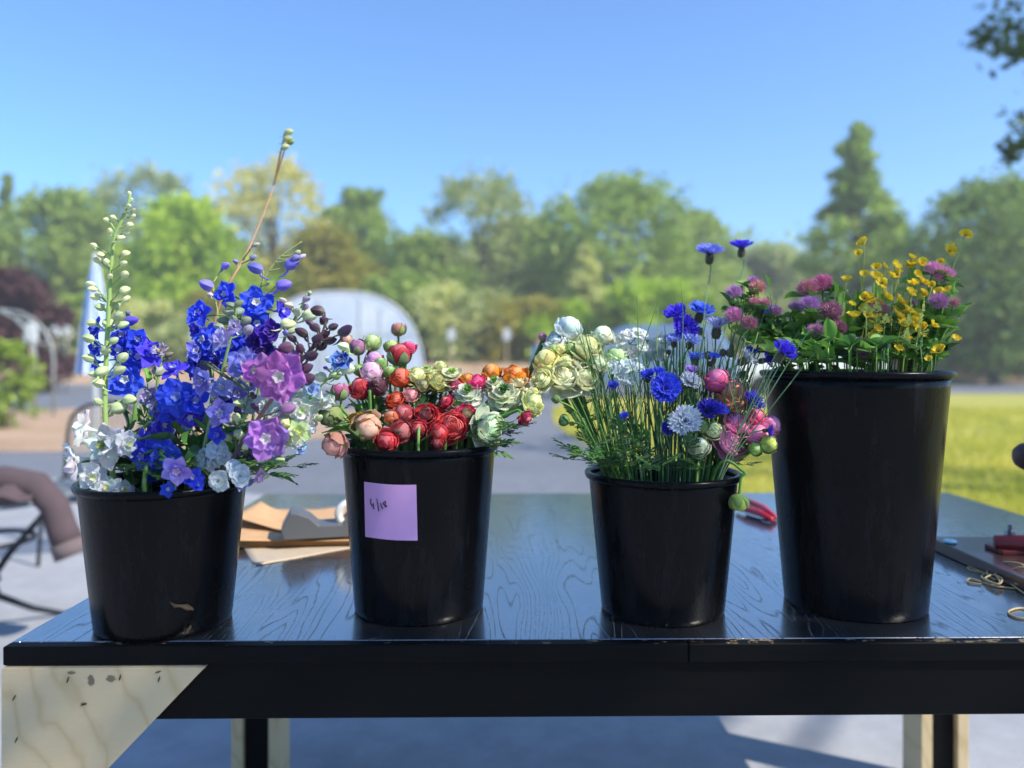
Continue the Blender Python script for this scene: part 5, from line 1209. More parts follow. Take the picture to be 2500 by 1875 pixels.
delphinium(CA, B1, [(1000, 1100), (1060, 760), (1105, 545), (1140, 460), (1200, 380), (1262, 330), (1320, 290)],
    [], [(1085, 425, 80, '#5a58b8'), (1270, 400, 84, '#5c56c0'), (1230, 508, 84, '#6a5cc8'), (1322, 365, 44, '#a89ab8'), (1300, 345, 40, '#a8b080'), (1290, 370, 44, '#7a70b8'), (1150, 500, 30, '#9aa870')], 'thin yellow green delphinium stem carrying drooping lavender buds', '#93a35c', Y=1.24, thick=.0022, leafn=0)
delphinium(CA, B1, [(870, 1000), (895, 700), (885, 590), (870, 500)], [], [(835, 508, 80, '#7466cc'), (935, 412, 66, '#7a6cc6'), (855, 560, 40, '#c0a8b0'), (905, 520, 36, '#9aa870')], 'slender delphinium stem with two pale violet buds', '#93a35c', Y=1.31, thick=.0018, leafn=0)
LV, LVG = '#7f7cc8', '#777d86'
delphinium(CA, B1, [(770, 1530), (815, 1380), (850, 1230), (900, 1020), (940, 860), (965, 760), (985, 690)],
    [(920, 790, 66, '#8c86b8', '#a8a0c0', -10, 20), (985, 725, 42, '#9a94b4', '#8a84a8', 0, 15), (835, 990, 74, LV, '#b8b4d8', -25, -5), (1030, 912, 80, '#7f86d6', '#c8c8e0', 15, 15), (915, 1160, 70, '#8a80d0', '#d0d0dc', 5, 10), (915, 1030, 60, '#9aa4da')],
    [(950, 650, 66, '#7d8a78'), (1000, 645, 66, '#6f8070'), (1040, 690, 70, '#8a927e'), (925, 690, 70, '#6f8068'), (1050, 735, 70, '#a09aa8'), (975, 680, 60, '#748470'), (1005, 600, 50, '#6a7c60'), (960, 610, 50, '#6f8068'), (900, 720, 56, '#7d8a78')], 'lavender delphinium topped by a round knot of grey green buds', '#6d8a50', Y=1.15, thick=.0036, leafn=0)
delphinium(CA, B1, [(560, 1550), (600, 1350), (660, 1150), (690, 980), (690, 920)],
    [(690, 1075, 96, BL2, '#9fb2f0', 15, 5), (765, 1095, 78, BL, '#b9c4f4', 45, 5), (680, 950, 66, BV, None, -10, 50), (650, 1140, 66, BL), (595, 1215, 70, BV, None, 70, -10), (530, 1365, 78, BL, '#c8b8e8', -10, -10), (600, 1365, 88, BL2, '#3a52b0', 25, -5), (520, 1290, 54, BV, None, -30, 10), (745, 1180, 62, BV), (640, 1050, 62, BL2)],
    [(690, 925, 60, '#5b55c0'), (800, 1110, 34, '#4a3448')], 'bright blue delphinium spike in the middle of the bucket', '#5f8244', Y=1.175)
MV, DPU, MP = '#a566a8', '#3a2138', '#b57ac4'
delphinium(CA, B1, [(880, 1530), (930, 1450), (1000, 1340), (1085, 1210), (1170, 1090), (1240, 1000), (1290, 930), (1360, 840), (1420, 760), (1440, 700)],
    [(1215, 978, 122, MV, '#e6e2da', 5, 5), (1110, 945, 84, MV, '#e6dccf', -20, 10), (1150, 1282, 112, MP, '#ece6e6', 5, 0), (1260, 890, 56, MV, None, 20, 45), (1100, 1470, 40, '#b890b8', None, 60, -20)],
    [(1250, 1135, 88, '#8a5f90'), (1400, 640, 76, DPU), (1430, 690, 74, DPU), (1385, 725, 64, DPU), (1318, 750, 78, DPU), (1540, 740, 92, '#3d2448'), (1480, 720, 54, DPU), (1400, 782, 70, DPU), (1465, 790, 72, DPU), (1370, 868, 84, DPU), (1312, 830, 76, '#4f2c48'), (1240, 828, 88, '#5a3556'), (1338, 935, 92, '#4a2846'), (1352, 985, 88, '#54304f'), (1082, 1125, 62, '#553258'), (1440, 760, 66, DPU), (1360, 700, 50, DPU), (1420, 820, 64, DPU), (1290, 870, 70, '#4f2c48'), (1270, 780, 60, DPU)],
    'mauve delphinium on a dark stem with deep purple buds', '#4c3a3c', Y=1.135, thick=.0038, leafn=0)
delphinium(CA, B1, [(1020, 1450), (1080, 1150), (1120, 950), (1150, 780)], [(1165, 755, 72, '#3a1488', '#3a1488', 10, 20), (1130, 860, 80, '#2c1272', '#2c1272', 0, 5), (1100, 800, 60, '#3a1488', '#3a1488'), (905, 905, 46, '#34147c', '#34147c')], [(1170, 830, 44, '#b0bc9a'), (1165, 795, 44, '#a8b890')], 'deep violet delphinium half hidden behind the mauve florets', Y=1.21)
delphinium(CA, B1, [(1130, 1200), (1190, 960), (1235, 780), (1280, 690), (1330, 600), (1345, 555)],
    [], [(1252, 705, 78, '#b8b890'), (1300, 645, 70, '#a8a88a'), (1362, 662, 86, '#b4bd9a'), (1255, 612, 60, '#a59a94'), (1225, 588, 46, '#b0a09c'), (1345, 580, 56, '#8d7fa0'), (1360, 550, 44, '#a6a888'), (1340, 620, 50, '#8f7aa4'), (1270, 740, 60, '#9aa680'), (1240, 750, 44, '#8a84c0')], 'delphinium stem with plump cream green buds tinged violet', '#7d9a50', Y=1.20, leafn=0)
delphinium(CA, B1, [(1120, 1400), (1240, 1230), (1340, 1100), (1450, 990), (1560, 885)],
    [(1325, 1150, 72, '#d6e2d4', '#c4d4a0', 10, 10), (1298, 1060, 60, '#cfe0d4', '#c4d4a0', -20, 15), (1422, 1085, 54, '#d4e0dc', '#c4d4a0', 20, -60), (1150, 1110, 66, '#d4e2e4', '#c8d4c0', 0, 10), (1370, 1040, 48, '#8aa8dc', None, 20, 20), (1510, 905, 60, '#6a92dc', None, 10, 30), (1540, 890, 44, '#31469c')],
    [(1530, 820, 62, '#c0cca0'), (1462, 887, 62, '#b6c898'), (1555, 935, 84, '#c6d2b0'), (1500, 972, 50, '#7d9a58'), (1410, 975, 74, '#c6d4b4'), (1480, 960, 40, '#a8bc88'), (1440, 930, 26, '#8a3cc0')], 'pale green white delphinium leaning out toward the ranunculus', '#7fa050', Y=1.19, thick=.0026, leafn=0)
delphinium(CA, B1, [(700, 1560), (690, 1500), (688, 1450)], [(690, 1435, 78, '#9a84cc', '#c0a8c0', 15, -20), (640, 1545, 40, BL2), (765, 1480, 56, BL, None, 30, 0), (780, 1520, 44, BL)], [], 'short lavender bell flower just above the bucket rim', Y=1.11)
def stock(cf, B, cx, cy, pts, cols, label, Y, ctr='#c8cc70', ytop=0):
    root_p, mouth = rooted(B, P(*cf(cx, cy), Y)); top = P(*cf(cx, cy), Y + .015); ln = spline([root_p, mouth, mouth.lerp(top, .6), top], 5); rt = start('stock_flower', label, 'flower', 'white stock flowers', root_p); ex = []; pp = []
    for (x, y, r, az, el) in pts:
        rm = r * CS[cf] / 2.44141 * Y / FPX; p = P(*cf(x, y), Y - rm * .5); q = min(ln, key=lambda t: (t - p).length); ex.append(([q, q.lerp(p, .5), p], .001, .0008)); pp.append((p, rm, direction(az, el)))
    stem(rt, ln, .0024, .0015, GREEN[3], ex)
    for (p, rm, d) in pp:
        cl = hexc(rf.choice(cols)); fl = obj('floret', FLORET, rt, mat4=Matrix.Translation(p - root_p) @ frame(d, rf.uniform(0, 6)) @ Matrix.Scale(rm, 4), color=hexc('#a8bc70'))
        for lay, sc, tl in ((5, 1.0, 8), (4, .7, 40), (3, .5, 62)):
            for i in range(lay): obj('petal', rf.choice(STKP), fl, mat4=Matrix.Rotation(6.283 * i / lay + rf.uniform(-.2, .2), 4, 'Z') @ Matrix.Rotation(R(tl + rf.uniform(-8, 14)), 4, 'X') @ Matrix.Scale(sc * rf.uniform(.88, 1.08), 4), color=shade(cl, .05, .01))
stock(CA, B1, 880, 1340, [(830, 1390, 58, -30, 5), (895, 1345, 62, 10, 20), (870, 1420, 50, 0, -10), (930, 1385, 46, 45, 5)], ['#dfe6ea', '#d3dce4'], 'ruffled white stock cluster under the lavender delphinium', 1.15)
stock(CA, B1, 930, 1480, [(905, 1500, 66, -10, 0), (1010, 1475, 60, 20, 10), (975, 1430, 44, 30, 30)], ['#dfe5e4', '#d6dfe4'], 'white stock cluster resting on the rim beside the dark stem', 1.11)
delphinium(CA, B1, [(950, 1560), (975, 1400), (990, 1250), (1040, 1120), (1050, 1050)], [(900, 1265, 56, '#3540c0', None, 0, 0), (1190, 1205, 40, '#dfe4b8', None, 10, 30)], [(990, 1180, 72, '#b9c698'), (1000, 1105, 70, '#b6c494'), (1000, 1265, 78, '#c6d0aa'), (940, 1285, 62, '#b4c290'), (1070, 1060, 34, '#4a3148'), (955, 1275, 40, '#33203a'), (1035, 1325, 60, '#c0cca4'), (1030, 985, 60, '#d4d8a0'), (1080, 1075, 36, '#402a40'), (930, 940, 30, '#3a2a3c'), (830, 915, 36, '#3f3340'), (850, 905, 34, '#453848'), (820, 900, 30, '#3a2e3c')], 'thin dark delphinium stem with cream buds and tiny purple ones', '#5a6b48', Y=1.15, thick=.002)
delphinium(CA, B1, [(1100, 1460), (1170, 1360), (1230, 1280), (1260, 1215)], [(1300, 1250, 62, '#c4d29a', '#c0cc80', 30, 10)], [(1232, 1212, 84, '#dcdf9e'), (1300, 1235, 80, '#bcca92'), (1320, 1270, 80, '#a8bc80'), (1270, 1290, 60, '#b0c288'), (1110, 1390, 52, '#a9bb8a')], 'cluster of pale yellow green delphinium buds beside the mauve floret', Y=1.15, thick=.002)
delphinium(CA, B1, [(540, 1500), (560, 1200), (590, 1000), (612, 880), (615, 830)], [(605, 845, 44, '#9a90a0', '#b0a890', 10, 30), (560, 1080, 60, '#8a80a4', None, -10, 10), (640, 1080, 50, '#8c86b0', None, 20, 5)], [(600, 940, 84, '#8f9486'), (630, 880, 54, '#7d7a6c'), (650, 860, 44, '#6a6458')], 'faded grey lavender delphinium with withered buds', '#6d8a50', Y=1.22, leafn=2)
def filler_spike(line, cols, nf, nb, rr_, label, Y, bcol, scol='#5f8244', spread=58):
    n_ = len(line) - 1; fl = []; bd = []
    for i in range(nf):
        t = rf.random() * n_; k2 = min(int(t), n_ - 1); f = t - k2; x = line[k2][0] * (1 - f) + line[k2 + 1][0] * f; y = line[k2][1] * (1 - f) + line[k2 + 1][1] * f
        fl.append((x + rf.uniform(-spread, spread), y + rf.uniform(-15, 15), rf.uniform(*rr_), rf.choice(cols)))
    for i in range(nb):
        t = rf.random() * n_; k2 = min(int(t), n_ - 1); f = t - k2; x = line[k2][0] * (1 - f) + line[k2 + 1][0] * f; y = line[k2][1] * (1 - f) + line[k2 + 1][1] * f
        bd.append((x + rf.uniform(-spread, spread) * 1.1, y + rf.uniform(-15, 15), rf.uniform(44, 66), rf.choice(bcol)))
    return delphinium(CA, B1, line, fl, bd, label, scol, Y=Y, leafn=2)
filler_spike([(900, 1480), (900, 1250), (880, 1080), (850, 900), (840, 800)], [BL, BL2, BV, '#6f78d8'], 15, 8, (46, 66), 'dense blue delphinium spike behind the lavender one', 1.25, ['#6a6ab0', '#8f94a8'])
filler_spike([(960, 1500), (990, 1300), (1010, 1150), (1030, 980)], ['#8a84c8', '#7f8ad8', '#9a9ad6', '#d6dfe6'], 10, 14, (44, 60), 'pale lavender delphinium filling the middle of the bucket', 1.22, ['#b9c698', '#9aa880', '#5a4560'])
filler_spike([(1080, 1480), (1150, 1330), (1210, 1200), (1260, 1080), (1290, 980)], ['#d3dfe0', '#c9d8d0', '#b9c4e4'], 10, 14, (44, 58), 'white and pale green delphinium behind the mauve florets', 1.235, ['#c0cca4', '#b4c290', '#cfd6b4'])
filler_spike([(560, 1500), (600, 1340), (640, 1200), (640, 1080)], [BV, BL, '#6a60c8', '#5048c0'], 9, 6, (42, 58), 'violet blue delphinium low between the white and the bright blue spikes', 1.24, ['#7a78a0', '#8a9480'])
filler_spike([(1180, 1460), (1260, 1300), (1350, 1180), (1440, 1080)], ['#cfdcd8', '#dfe6dc', '#8fb0e0'], 7, 10, (40, 54), 'pale delphinium leaning out under the dark purple buds', 1.23, ['#b6c898', '#c6d2b0'])
for i in range(26):
    x = rf.uniform(420, 1180); y = rf.uniform(1220, 1500); sx, sy = CA(x, y); k = rf.choice(['lance', 'lance', 'parsley'])
    sprig(B1, sx, sy, k, 4, .052, DKG + GREEN[:2], {'lance': 'dark narrow leaf sprig deep among the delphinium stems', 'parsley': 'dark cut leaf sprig deep among the delphinium stems'}[k], 'leaf sprigs deep in the delphinium bucket', Y=1.235 + rf.uniform(-.03, .06))
# leaves standing in bucket 1
for (x, y, k, n, L) in [(470, 1540, 'lance', 4, .07), (540, 1010, 'lance', 3, .05), (740, 1330, 'lance', 3, .09), (800, 1480, 'lance', 4, .08), (640, 1500, 'parsley', 3, .06), (1190, 1400, 'parsley', 3, .06), (1270, 1430, 'parsley', 3, .06), (1080, 1440, 'parsley', 4, .06), (700, 1250, 'lance', 4, .09), (860, 1240, 'lance', 4, .08), (950, 1380, 'lance', 4, .09),
                        (560, 1430, 'parsley', 4, .06), (760, 1400, 'parsley', 4, .06), (1000, 1480, 'parsley', 3, .05), (620, 1380, 'lance', 4, .09), (420, 1450, 'lance', 3, .07), (900, 1450, 'lance', 4, .08), (1120, 1330, 'lance', 3, .07)]:
    sx, sy = CA(x, y); sprig(B1, sx, sy, k, n, L * .7, DKG + GREEN[:2], {'lance': 'upright sprig of narrow green leaves among the delphinium stems', 'parsley': 'sprig of deeply cut green leaves among the delphinium stems'}[k], 'leaf sprigs in the delphinium bucket', Y=1.20 + rf.uniform(-.05, .05))

# ------------------------------------------------------------------ bucket 2: ranunculus
T2 = 820
G2 = 'ranunculus in the bucket with the lilac note'
def r2(x, y, r, c, k, az, el, lab, **kw): return ranunculus(CB, B2, x, y, r, c, k, az, el, lab, G2, T2, **kw)
for e in [
 (420, 332, 60, '#8f5f86', 'bud', -10, 70, 'mauve ranunculus bud beside the pale green buds', dict(sep='#7f8a66')),
 (540, 292, 62, '#a3b274', 'bud', 40, 60, 'closed pale green ranunculus bud on a thick leaning stem', dict(sep='#94a868', thick=.003)),
 (330, 280, 46, '#b98a78', 'bud', 20, 60, 'dull pink and green ranunculus bud behind the mauve bud', {}),
 (560, 432, 60, '#c090b8', 'ball', 20, 65, 'pinkish lilac ranunculus bud above the pale pink one', {}),
 (530, 532, 76, '#d9b6cc', 'ball', 0, 72, 'pale pink round ranunculus bud with a green sepal', {}),
 (440, 667, 74, '#a8202e', 'ball', -20, 45, 'red round ranunculus bud with a nodding neck', {}),
 (272, 702, 66, '#a0507a', 'bud', -15, 70, 'mauve pink ranunculus bud with a long green sepal', dict(sep='#6f8a58')),
 (590, 650, 66, '#4f1a2e', 'ball', 20, 60, 'dark burgundy ranunculus bud beside the nodding red one', {}),
 (770, 392, 86, '#a3202c', 'bud', 5, 70, 'red ranunculus bud held in green striped sepals', dict(sep='#6b7f5c')),
 (846, 330, 50, '#e2487e', 'ball', 20, 70, 'bright pink ranunculus bud behind the striped red one', {}),
 (700, 328, 52, '#9fb46c', 'bud', -10, 70, 'green ranunculus bud behind the striped red one', {}),
 (755, 182, 52, '#b07a6c', 'bud', 0, 75, 'tallest ranunculus bud, green with a pink tip', dict(sep='#7d8a4c', dd=1.42)),
 (782, 577, 72, '#c2491e', 'ball', 0, 60, 'orange red ranunculus bud beside the pale yellow bloom', {}),
 (685, 542, 52, '#7f9c54', 'bud', 0, 70, 'green ranunculus bud below the striped red one', {}),
 (912, 562, 82, '#d8d89a', 'half', 5, 62, 'pale yellow green half open ranunculus on an upright stem', dict(thick=.003)),
 (990, 512, 64, '#d6dca6', 'gopen', 5, 70, 'pale ranunculus with a bright green centre behind the yellow green one', dict(eye='#7fb03a')),
 (737, 762, 76, '#c04a24', 'half', -10, 55, 'orange red half open ranunculus low on the side', {}),
 (1090, 612, 78, '#bcb878', 'half', 20, 55, 'olive tinted pale yellow ranunculus', {}),
 (1202, 545, 112, '#e0e0be', 'gopen', 5, 72, 'wide cream ranunculus seen from the side on a straight stem', dict(eye='#8aa84c')),
 (1532, 535, 66, '#f09a0c', 'ball', 0, 65, 'round orange ranunculus bloom above the cream one', {}),
 (1725, 556, 100, '#ee9008', 'half', 5, 70, 'wide flat topped orange ranunculus bloom', {}),
 (1330, 590, 60, '#ef9414', 'half', 0, 70, 'orange ranunculus mostly hidden behind magenta petals', {}),
 (1262, 640, 82, '#c02468', 'half', -10, 60, 'magenta ranunculus behind the white blooms', {}),
 (1405, 610, 70, '#cc2474', 'half', 10, 65, 'magenta ranunculus with flat top between cream blooms', {}),
 (1552, 612, 84, '#dfe4c6', 'gopen', 0, 60, 'cream ranunculus with a small green heart', dict(eye='#4f8030')),
 (1745, 612, 104, '#e4e0b8', 'open', 10, 65, 'cream yellow wide open ranunculus with no green heart', dict(eye='#d8cf90')),
 (1335, 690, 112, '#dce6d4', 'gopen', 0, 45, 'white ranunculus with a green leafy heart', dict(eye='#4a7a30')),
 (1630, 690, 128, '#dde6c4', 'gopen', 5, 55, 'largest white ranunculus with a dark green leafy heart', dict(eye='#2f5f22')),
 (1250, 800, 80, '#d6e2c0', 'gopen', -10, 50, 'small pale green ranunculus beneath the white one', dict(eye='#4f8030')),
 (1885, 705, 70, '#e0dcb4', 'open', 40, 40, 'cream ranunculus at the outer edge beside the thick stem', dict(eye='#c8c890')),
 (990, 895, 120, '#b01422', 'open', 0, 35, 'large bright red open ranunculus', dict(eye='#6a1420')),
 (1205, 985, 112, '#c83c3c', 'half', 10, 25, 'coral red rose shaped ranunculus', {}),
 (1322, 892, 102, '#b81850', 'open', 15, 35, 'magenta pink open ranunculus', dict(eye='#8a7a50')),
 (802, 880, 70, '#a83a42', 'ball', -5, 40, 'dusky coral ranunculus bud beside the bright red bloom', {}),
 (700, 922, 60, '#a85a30', 'bud', -20, 40, 'orange brown ranunculus bud', {}),
 (776, 1030, 80, '#8c101c', 'ball', -5, 25, 'dark red ranunculus bloom above the red buds', {}),
 (915, 1012, 62, '#a01226', 'ball', 0, 20, 'small crimson ranunculus under the bright red bloom', {}),
 (1100, 1045, 74, '#b41a22', 'ball', 5, 25, 'red ranunculus bud below the coral bloom', {}),
 (662, 1112, 76, '#b81c28', 'ball', -5, 15, 'red ranunculus bud resting on the bucket rim', {}),
 (1085, 1130, 44, '#a01424', 'ball', 0, -10, 'small red ranunculus hanging under the coral bloom', {}),
 (402, 942, 64, '#ecc30e', 'half', -10, 30, 'bright yellow ranunculus bloom among the buds', {}),
 (500, 1002, 96, '#d9aa8c', 'ball', 0, -35, 'peach ranunculus bud hanging down from a bent neck', dict(bend=[(520, 700), (525, 860)], sep='#8f9f5c')),
 (222, 1142, 88, '#cc9484', 'ball', -50, -15, 'peach ranunculus bud hanging over the rim', {}),
 (200, 900, 82, '#7d8a54', 'bud', -20, -10, 'green and peach nodding ranunculus bud on a long arching stem', dict(sep='#6f8648')),
 (1535, 1000, 130, '#d3e0c0', 'cup', 45, 5, 'pale green white ranunculus seen from its side', {}),
 (1890, 800, 92, '#dadf9e', 'half', 60, 20, 'pale yellow green ranunculus sticking out to the side', {}),
 (1820, 930, 56, '#9c1440', 'half', 60, -20, 'small dark magenta ranunculus peeking out below the pale ones', {}),
 (1150, 780, 56, '#a8183c', 'half', -60, 45, 'crimson ranunculus edge seen behind the pale green bloom', {}),
 (610, 470, 50, '#7f9c58', 'bud', 20, 70, 'small green ranunculus bud beside the pale pink one', {}),
 (430, 520, 44, '#7f9f4e', 'bud', -20, 70, 'small closed green bud on the near side of the pale pink one', {}),
 (1960, 250, 30, '#d66aa8', 'bud', 0, 70, 'tiny pink bud on the thick pale green leaning stem', dict(thick=.0045, sep='#7f9c58', bend=[(1700, 860), (1840, 560)])),
 (1105, 480, 50, '#d8d8a0', 'half', 0, 70, 'small cream ranunculus behind the wide cream one', {}),
 (860, 720, 60, '#c88a8c', 'half', 0, 50, 'dusty pink ranunculus deep among the stems', {}),
 (960, 640, 56, '#8f8a60', 'half', 10, 60, 'dull olive ranunculus under the yellow green bloom', {}),
]:
    x, y, r, c, k, az, el, lab, kw = e; r2(x, y, r, c, k, az, el, lab, **kw)
for (x, y, k, n, L) in [(1470, 1120, 'parsley', 3, .06), (1540, 1180, 'parsley', 3, .055), (1700, 1010, 'parsley', 3, .06), (250, 810, 'parsley', 2, .05), (1000, 730, 'parsley', 4, .06), (1100, 720, 'parsley', 4, .06), (500, 800, 'lance', 3, .07), (420, 1100, 'lance', 4, .06), (360, 1050, 'lance', 4, .06), (1650, 830, 'parsley', 4, .055), (900, 830, 'lance', 3, .07), (1050, 850, 'lance', 3, .06), (1620, 1120, 'parsley', 3, .05), (780, 640, 'lance', 3, .08)]:
    sx, sy = CB(x, y); sprig(B2, sx, sy, k, n, L * .72, DKG + GREEN[:2], {'lance': 'upright sprig of narrow green leaves among the ranunculus stems', 'parsley': 'sprig of deeply cut leaves among the ranunculus blooms'}[k], 'leaf sprigs in the noted bucket', Y=B2.y + (.06 if y < 900 else -.06) + rf.uniform(-.03, .03))

for i in range(22):
    x = rf.uniform(330, 1650); y = rf.uniform(760, 1080); sx, sy = CB(x, y); k = rf.choice(['lance', 'parsley'])
    sprig(B2, sx, sy, k, 3, .04, DKG + GREEN[:2], {'lance': 'dark narrow leaf sprig deep among the ranunculus stems', 'parsley': 'dark cut leaf sprig deep among the ranunculus stems'}[k], 'leaf sprigs deep in the noted bucket', Y=B2.y + rf.uniform(-.02, .09))
# ------------------------------------------------------------------ bucket 3: cornflowers and ranunculus
T3 = 780
G3 = 'ranunculus in the cornflower bucket'
def r3(x, y, r, c, k, az, el, lab, **kw): return ranunculus(CC, B3, x, y, r, c, k, az, el, lab, G3, T3, **kw)
for e in [
 (160, 532, 78, '#dcd68a', 'ball', -30, 55, 'round yellow ranunculus bud at the outer edge of the cream bunch', {}),
 (222, 392, 86, '#dce6e2', 'cup', -50, 55, 'white ranunculus opening away to the side', {}),
 (322, 292, 76, '#d9e6e4', 'ball', 30, 50, 'white ranunculus bud with two long green sepals, topmost of the bunch', dict(sep='#6f9a48')),
 (336, 457, 46, '#8fae62', 'bud', 0, 65, 'tight green ranunculus bud in the middle of the cream bunch', {}),
 (465, 432, 104, '#e4e4ae', 'half', 35, 45, 'cream yellow ranunculus with a coiled centre', {}),
 (305, 532, 66, '#e2dea2', 'half', -10, 50, 'cream ranunculus under the tight green bud', {}),
 (122, 662, 68, '#dfdda4', 'cup', -40, 25, 'small cream cup shaped ranunculus at the bottom of the bunch', {}),
 (290, 640, 112, '#e6e4bc', 'cup', -15, 40, 'large cream ranunculus with wide drooping petals', {}),
 (450, 650, 92, '#e4e4bc', 'cup', 40, 25, 'cream ranunculus with a petal spread over the stems', {}),
 (566, 345, 62, '#e2e8cc', 'ball', 10, 65, 'white ranunculus cup above the pale green bud', {}),
 (665, 500, 62, '#bcd6a0', 'ball', 0, 70, 'pale green round ranunculus bud on a thick straight stem', dict(thick=.0032)),
 (540, 545, 66, '#dfe4c0', 'half', 20, 50, 'pale cream ranunculus beside the thick straight stem', {}),
 (210, 452, 36, '#8fb06c', 'bud', -10, 70, 'tiny green ranunculus bud above the yellow one', {}),
 (256, 442, 50, '#e2de94', 'half', 0, 60, 'small yellow ranunculus behind the tight green bud', {}),
 (230, 812, 28, '#5f7a4a', 'bud', -70, 40, 'tiny dark green bud leaning out over the driveway', dict(thick=.0013)),
 (287, 965, 36, '#4f7040', 'bud', -80, 20, 'small dark green bud sticking out low beside the stems', dict(thick=.0013)),
 (430, 622, 32, '#8fb088', 'bud', 0, 60, 'small blue green bud in front of the cream petals', dict(thick=.0016)),
 (1400, 672, 76, '#d9649c', 'ball', 0, 70, 'bright pink ranunculus bud on a straight stem', {}),
 (1512, 772, 92, '#de9274', 'ball', 25, 60, 'salmon orange ranunculus bud beside the bright pink one', {}),
 (1540, 985, 92, '#d97aa8', 'half', 10, 55, 'pink ranunculus behind the open pink rose like one', {}),
 (1512, 1115, 108, '#e091bc', 'cup', 35, 30, 'open pink rose like ranunculus with a dropped petal', {}),
 (1676, 947, 60, '#d8407c', 'ball', 20, 55, 'hot pink small ranunculus bud', {}),
 (1782, 1000, 66, '#d98ab4', 'ball', 50, 35, 'soft pink ranunculus bud at the outer edge', {}),
 (1690, 1070, 76, '#dc80b0', 'ball', 25, 40, 'pink ranunculus bud between the rose like bloom and the outer bud', {}),
 (1762, 1137, 56, '#a3ae52', 'bud', 60, 20, 'yellow green ranunculus bud under the pink buds', {}),
 (1262, 1152, 62, '#d8dcb8', 'ball', -20, 55, 'cream ranunculus bud low beside the white cornflower', {}),
 (1372, 1032, 68, '#dde6b8', 'half', 0, 55, 'pale cream ranunculus beside the open pink one', {}),
 (1290, 1012, 42, '#86a85c', 'bud', -10, 70, 'green bud behind the cream ranunculus', {}),
 (1672, 1172, 42, '#8fa852', 'bud', 30, 30, 'small green bud under the open pink ranunculus', {}),
 (1547, 1562, 56, '#93a84c', 'bud', 0, -80, 'green bud hanging outside the bucket on a bent stem', dict(bend=[(1590, 1340), (1568, 1380), (1556, 1480)], dd=1.20, leafn=0)),
]:
    x, y, r, c, k, az, el, lab, kw = e; r3(x, y, r, c, k, az, el, lab, **kw)
G3C = 'cornflowers in the bucket'
CB1, CB2, CVI, CPA, CWH = '#3a4fe0', '#4f74ec', '#3a22c4', '#93a8ec', '#dfe6f4'
for e in [
 (1100, 212, 84, CVI, -30, 50, 'violet blue cornflower at the top of the clump', {}), (1272, 192, 92, CB2, 20, 55, 'bright blue cornflower at the top of the clump', {}), (1160, 295, 92, '#2e1ab0', 0, 15, 'deep violet cornflower facing out under the two top ones', {}),
 (1392, 297, 100, '#c3cdf4', 5, 75, 'pale lavender white cornflower seen from the side', dict(eye='#b8a0d8')), (1737, 192, 86, CB2, 10, 60, 'clear blue cornflower in front of the clover', {}), (1082, 392, 62, CPA, -10, 60, 'pale blue cornflower beside its twin under the violet ones', {}), (1200, 402, 66, CPA, 15, 60, 'pale blue cornflower just right of its paler twin' if False else 'pale blue cornflower nearer the lavender white one', {}),
 (1245, 522, 58, CB2, -10, 70, 'small blue cornflower low behind the stems', {}), (1372, 520, 50, CB2, 10, 70, 'small blue cornflower beside the brown buds', {}), (1602, 522, 78, CWH, 60, 45, 'white cornflower turned toward the tall bucket', dict(eye='#c8c8e8')),
 (1872, 482, 94, '#4a28d0', 40, 40, 'violet cornflower in front of the tall bucket', dict(dd=1.17)), (1742, 532, 62, '#5634d4', 60, 20, 'violet cornflower hanging beside the tall bucket', {}), (890, 652, 58, CB1, -20, 50, 'blue cornflower behind the large facing one', {}), (972, 622, 44, CB1, 10, 60, 'small blue cornflower behind the large facing one', {}),
 (1015, 742, 112, CB1, 5, 25, 'large blue cornflower facing out with a purple heart', dict(n=13)), (1197, 692, 72, CWH, 10, 45, 'white cornflower among brown buds', dict(eye='#c8c8e0')), (1157, 978, 116, CWH, 5, 12, 'large white cornflower facing out with a purple heart', dict(n=13, eye='#5a4a94')),
 (1332, 902, 82, '#2c22a8', 10, 35, 'deep blue cornflower behind the pink stems', {}), (1410, 900, 60, '#2f28b8', 20, 40, 'deep blue cornflower half hidden by a pink stem', {}), (1040, 1022, 50, '#2a20a0', -20, 20, 'dark blue cornflower peeping out beside the large white one', {}), (1642, 842, 84, '#2c22a0', 30, 45, 'dark blue cornflower behind the hot pink buds', {}), (1760, 1040, 46, '#2a2296', 50, 10, 'dark blue cornflower behind the outer pink bud', {}),
 (722, 947, 40, '#3848c8', -30, 40, 'little blue and white cornflower deep in the stems', {}), (1205, 610, 46, '#b08ad0', 0, 60, 'small mauve cornflower above the white one', {}), (1640, 470, 40, CB1, 20, 60, 'small blue cornflower behind the white one', {}), (640, 720, 40, '#2c3cb0', 0, 50, 'blue cornflower behind the thick straight stem', {}),
]:
    x, y, r, c, az, el, lab, kw = e; cornflower(CC, B3, x, y, r, c, az, el, lab, G3C, T3, **kw)
def CE(x, y): return 1250 + x / 2.765, 400 + y / 2.765
CS[CE] = 1 / 2.765
cornflower(CE, B3, 1335, 610, 84, '#7d88e4', 0, 70, 'pale blue cornflower rising high above the others', G3C, dd=1.56, leafn=1); cornflower(CE, B3, 1550, 572, 74, '#4630d4', 0, 75, 'violet cornflower rising highest above the clover', G3C, dd=1.56, leafn=1)
